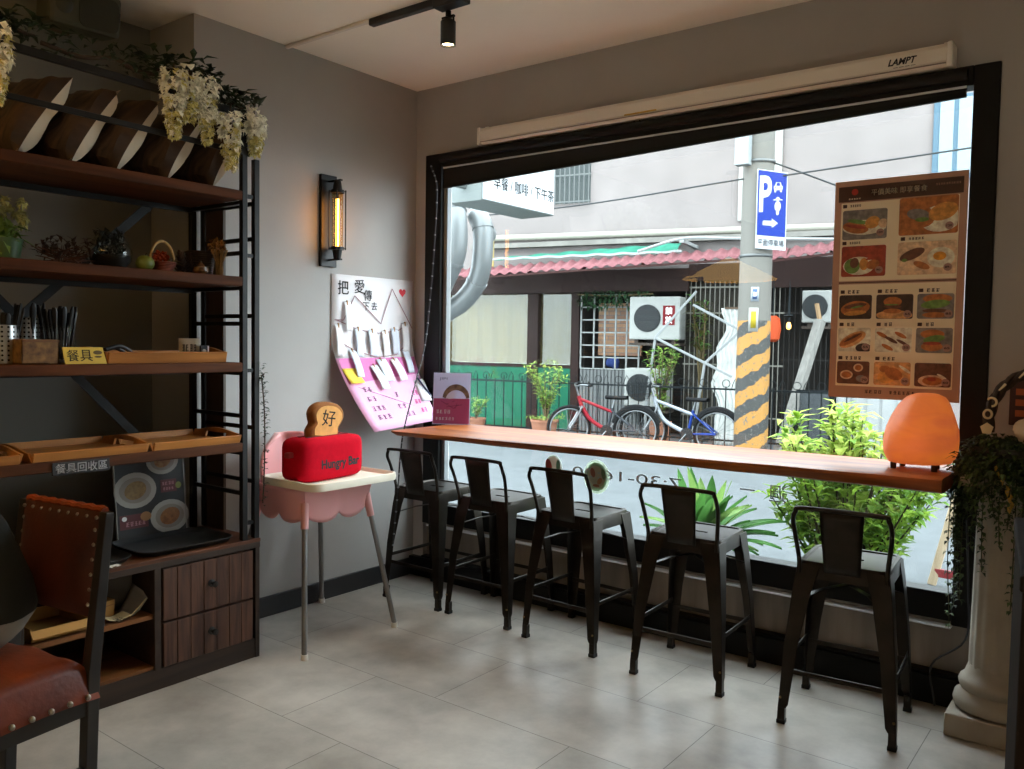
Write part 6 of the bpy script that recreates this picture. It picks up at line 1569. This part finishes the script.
for i in range(52):
    a = rg.uniform(0, 2*pi); el = rg.uniform(.35, 1.35); L = rg.uniform(.32, .56); base = V((1.42+rg.uniform(-.05, .05), .95+rg.uniform(-.05, .05), .22)); d = V((cos(a)*cos(el), sin(a)*cos(el), sin(el)))
    t.mi = i % 3 == 0; x = d.cross(V((0, 0, 1))).normalized()
    def bl_(u, v): 
        w = .04*sin(pi*min(1, .08+.92*v))**.8; return base+d*L*v+V((0, 0, -.16*v*v*cos(el)))+x*(u-.5)*2*w+V((0, 0, .012*abs(2*u-1)))
    t.grid(bl_, 4, 8)
t.build('broad_leaves', [leaf_mat('broad_green', '#5f9a4a', .2, 9), leaf_mat('broad_light', '#9cc46a', .15, 9)], o, smooth=True, recalc=False)
t = MB(); 
for i in range(10): a = rg.uniform(0, 2*pi); t.tube([(1.42+.03*cos(a), .95+.03*sin(a), GZ+.18), (1.42+.06*cos(a), .95+.06*sin(a), .26)], .008, 5)
t.build('stalks', M('broad_stalk', '#6f9a52', .5), o, smooth=True)
MB().lathe([(0, 0), (.12, 0), (.15, .22), (.16, .24), (.14, .24), (0, .2)], (1.42, .95, GZ), 20).build('pot', M('white_pot', '#a9aaa4', .6), o, smooth=40)
o = thing('pavement_board', 'wooden folding pavement board outside at the right end of the window', 'sign board', (2.6, 2.2, GZ))
lw = wood_mat('pale_board_wood', '#85735c', '#a08e76', .6, 'z')
for a, b_ in (((2.455, 2.12, GZ), (2.66, 2.30, 1.0)), ((2.98, 2.05, GZ), (3.0, 2.24, 1.0))): MB().bar(a, b_, .05, .03, up=(0, 1, 0)).build('front_leg', lw, o, bevel=.004)
for a, b_ in (((2.60, 2.62, GZ), (2.66, 2.32, 1.0)), ((3.08, 2.55, GZ), (3.0, 2.26, 1.0))): MB().bar(a, b_, .045, .028, up=(0, 1, 0)).build('rear_leg', lw, o, bevel=.004)
t = MB(); t.add([(2.54, 2.185, .22), (2.98, 2.105, .22), (3.0, 2.22, .94), (2.645, 2.28, .94)], [(0, 1, 2, 3)]); t.build('panel', M('board_face', '#cfc9bd', .6), o, thick=.015)
MB().bar((2.47, 2.13, .0), (2.98, 2.06, .0), .02, .05).build('bottom_rail', M('board_red', '#b0474a', .6), o)

# bicycles
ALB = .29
tyre = M('tyre_black', '#1f2021', .8); rimm = M('rim_silver', '#b5b8ba', .3, .8); spk = M('spoke_silver', '#9fa3a5', .3, .8)
def wheel(o, c, r, T):
    w = MB(T).tube([(c[0]+r*cos(2*pi*i/40), c[1], c[2]+r*sin(2*pi*i/40)) for i in range(40)], .022, 8, True).build('tyre', tyre, o, smooth=True)
    MB(T).tube([(c[0]+(r-.03)*cos(2*pi*i/40), c[1], c[2]+(r-.03)*sin(2*pi*i/40)) for i in range(40)], .011, 6, True).build('rim', rimm, w, smooth=True)
    t = MB(T)
    for i in range(18):
        a = 2*pi*i/18; t.tube([(c[0]+.02*cos(a+.6), c[1]+.02*(-1)**i, c[2]+.02*sin(a+.6)), (c[0]+(r-.035)*cos(a), c[1], c[2]+(r-.035)*sin(a))], .0022, 4)
    t.build('spokes', spk, w); MB(T).cyl((c[0], c[1]-.04, c[2]), (c[0], c[1]+.04, c[2]), .018, seg=10).build('hub', rimm, w, smooth=35)
def bike(lab, T, r, fm, fm2, basket, steer, L=.98):
    o = thing('bicycle', lab, 'bicycle', tuple(T @ V((L/2, 0, 0)))); W = MB
    rw = (L, 0, r); bb = (L-.40, 0, r-.02); hd0 = V((.17, 0, r+.32)); hd1 = V((.13, 0, r+.45)); stt = V((L-.33, 0, r+.30))
    wheel(o, rw, r, T)
    T2 = T @ Matrix.Translation(hd0) @ Matrix.Rotation(steer, 4, 'Z') @ Matrix.Translation(-hd0)
    wheel(o, (0, 0, r), r, T2)
    W(T).tube([hd1, hd0], .028, 10).build('head_tube', fm, o, smooth=35)
    W(T).tube(smooth_path([hd0, V((.30, 0, r+.13)), V(bb)], 5), .028, 10).build('down_tube', fm, o, smooth=35)
    W(T).tube([hd1-V((-.01, 0, .04)), stt-V((0, 0, .06))], .022, 10).build('top_tube', fm, o, smooth=35)
    W(T).tube([bb, stt], .02, 10).build('seat_tube', fm2, o, smooth=35)
    for s in (-1, 1):
        W(T).tube([(bb[0], s*.02, bb[2]), (rw[0], s*.06, rw[2])], .012, 8).build('chain_stay', fm2, o, smooth=35); W(T).tube([(stt.x, s*.02, stt.z-.05), (rw[0], s*.06, rw[2])], .011, 8).build('seat_stay', fm2, o, smooth=35)
    f = W(T2)
    for s in (-1, 1): f.tube(smooth_path([hd0+V((0, s*.045, -.02)), V((.1, s*.05, r+.16)), V((0, s*.05, r))], 4), .014, 8)
    f.bar(hd0+V((0, -.05, -.02)), hd0+V((0, .05, -.02)), .03, .03); f.build('fork', rimm, o, smooth=40)
    hb = hd1+V((-.04, 0, .13))
    W(T2).tube([hd1, hb], .014, 8).build('stem', rimm, o, smooth=35)
    W(T2).tube(smooth_path([hb+V((.10, -.29, .03)), hb+V((.03, -.16, .03)), hb, hb+V((.03, .16, .03)), hb+V((.10, .29, .03))], 5), .012, 8).build('handlebar', rimm, o, smooth=True)
    g = W(T2)
    for s in (-1, 1): g.tube([hb+V((.085, s*.24, .03)), hb+V((.13, s*.34, .03))], .018, 8)
    g.build('grip', tyre, o, smooth=35)
    W(T).tube([stt, stt+V((-.0+.03, 0, .12))], .013, 8).build('seat_post', rimm, o, smooth=35)
    sd = W(T); sc_ = stt+V((.05, 0, .14))
    sd.grid(lambda u, v: sc_+V((.15*(v-.5)*2, (.03+.055*v**2)*cos(2*pi*u), .028*sin(2*pi*u)+.02*(v-.5)**2)), 14, 8, True); sd.build('saddle', tyre, o, smooth=True)
    W(T).lathe([(.02, -.006), (.085, -.004), (.085, .004), (.02, .006)], (bb[0], -.045, bb[2]), 20, 'Y').build('chain_ring', M('chain_dark', '#47484a', .4, .7), o, smooth=35)
    c = W(T); c.tube([(bb[0], -.06, bb[2]), (bb[0]-.1, -.065, bb[2]-.12)], .01, 6); c.tube([(bb[0], .06, bb[2]), (bb[0]+.1, .065, bb[2]+.12)], .01, 6); c.build('crank', rimm, o, smooth=True)
    p = W(T); p.box(bb[0]-.15, bb[0]-.06, -.14, -.07, bb[2]-.135, bb[2]-.11); p.box(bb[0]+.06, bb[0]+.15, .07, .14, bb[2]+.11, bb[2]+.135); p.build('pedal', tyre, o)
    W(T).tube([(rw[0]+(r+.035)*cos(R(a)), 0, rw[2]+(r+.035)*sin(R(a))) for a in range(20, 165, 12)], .016, 8, flat=1.6).build('rear_mudguard', M('mudguard_black', '#232425', .5), o, smooth=True)
    W(T).tube([(bb[0]+.05, .05, bb[2]), (bb[0]+.12, .16, GZ+.01-0*r)], .008, 6).build('kick_stand', rimm, o, smooth=True)
    if basket:
        b = W(T2); bc_ = hb+V((-.14, 0, .0))
        for k in range(5):
            z = -.14+.05*k; q = .10+.008*k; b.tube([bc_+V((x*q*1.1, y*q*1.5, z)) for x, y in ((-1, -1), (1, -1), (1, 1), (-1, 1))], .004, 5, True)
        for k in range(9):
            for y in (-1, 1): b.tube([bc_+V((-.11+.0275*k, y*.15, -.14)), bc_+V((-.13+.0325*k, y*.19, .06))], .003, 4)
            for x in (-1, 1): b.tube([bc_+V((x*.11, -.15+.0375*k, -.14)), bc_+V((x*.13, -.19+.0475*k, .06))], .003, 4)
        b.build('wire_basket', M('basket_dark', '#2e3234', .5, .5), o)
    return o
def bikeT(s, t_, rot): return FT @ Matrix.Translation((s, t_, GZ)) @ Matrix.Rotation(R(rot), 4, 'Z')
bike('red and white bicycle standing in front of the iron railing, left of the blue one', bikeT(.42, -2.35, 8), .30, M('bike_red', '#b02a38', .35, var=.0), M('bike_dark_grey', '#4c4f55', .35), False, R(28), .94)
bike('blue and silver bicycle with a front basket, between the red bicycle and the utility pole', bikeT(1.42, -2.05, -6), .31, M('bike_silver', '#c3c8ce', .3), M('bike_blue', '#2a49a0', .35), True, R(25), 1.02)

ALB = 1.; SPF = 1.
# ================================================================== LIGHT, SKY, CAMERA
w = bpy.data.worlds.new('overcast_sky'); SC.world = w; w.use_nodes = True
nt = w.node_tree; bgn = nt.nodes['Background']
tc = nt.nodes.new('ShaderNodeTexCoord'); sp_ = nt.nodes.new('ShaderNodeSeparateXYZ'); nt.links.new(tc.outputs['Generated'], sp_.inputs[0])
rp = nt.nodes.new('ShaderNodeValToRGB'); rp.color_ramp.elements[0].color = (.55, .61, .67, 1); rp.color_ramp.elements[1].color = (.86, .94, 1.02, 1); rp.color_ramp.elements[1].position = .7
nt.links.new(sp_.outputs['Z'], rp.inputs[0]); nt.links.new(rp.outputs[0], bgn.inputs['Color']); bgn.inputs['Strength'].default_value = SKY
# added unseen track spots behind the camera, filling the room with warm light
tr2 = thing('added_fill_track', 'added unseen ceiling track carrying fill spotlights behind the camera', 'track', (2.4, -4.2, CEIL-.03))
MB().box(1.0, 4.6, -4.22, -4.18, CEIL-.032, CEIL).build('rail', black_plastic, tr2, bevel=.006)
MB().box(4.5, 4.62, -4.235, -4.165, CEIL-.04, CEIL).build('feed_box', black_plastic, tr2, bevel=.006)
SPOT_W = 280
for x in (2.3, 2.9, 3.6, 4.3): spot(x, -4.2, 'added unseen fill spotlight on the track behind the camera')['group'] = 'added fill spotlights behind the camera'

cam = bpy.data.cameras.new('camera'); co_ = bpy.data.objects.new('camera', cam); COL.objects.link(co_)
cam.sensor_fit = 'HORIZONTAL'; cam.sensor_width = 36; cam.lens = 29.574; cam.clip_start = .05
yaw, pit, rol = R(37.386), R(-2.888), R(.908)
fwd = V((-sin(yaw)*cos(pit), cos(yaw)*cos(pit), sin(pit))); rgt = V((cos(yaw), sin(yaw), 0)); upv = rgt.cross(fwd)
r2 = rgt*cos(rol)+upv*sin(rol); u2 = upv*cos(rol)-rgt*sin(rol)
co_.matrix_world = Matrix(((r2.x, u2.x, -fwd.x, 3.5127), (r2.y, u2.y, -fwd.y, -3.6356), (r2.z, u2.z, -fwd.z, 1.4), (0, 0, 0, 1)))
SC.camera = co_
SC.view_settings.view_transform = 'Standard'; SC.view_settings.look = 'None'; SC.view_settings.gamma = 1; SC.view_settings.use_curve_mapping = False
SC.view_settings.exposure = EXPO
SC.cycles.use_denoising = True
SC.cycles.max_bounces = 10; SC.cycles.diffuse_bounces = 5; SC.cycles.transparent_max_bounces = 16
SC.cycles.sample_clamp_indirect = 6
def pendant(x, y, label):
    o = thing('pendant_lamp', label, 'lamp', (x, y, 1.95))
    MB().lathe([(.385, 1.955), (.39, 1.96), (.05, 2.13), (.03, 2.14), (.03, 2.133), (.05, 2.122), (.375, 1.962)], (x, y, 0), 40, caps=False).build('cone_shade', M('warm_lamp_shade', '#e3bd72', .6, emit='#ffc768', es=3.2), o, smooth=35)
    MB().lathe([(.03, 2.13), (.03, 2.18), (.006, 2.2), (.006, CEIL-.02), (.05, CEIL-.02), (.05, CEIL)], (x, y, 0), 16).build('cord_and_canopy', black_plastic, o, smooth=35)
    MB().ball((x, y, 2.03), .04, .04, .05).build('bulb', M('bulb_glow', '#ffcf80'), o, smooth=True)
pendant(.62, -3.05, 'warm yellow cone pendant lamp whose reflection shows in the window pane')
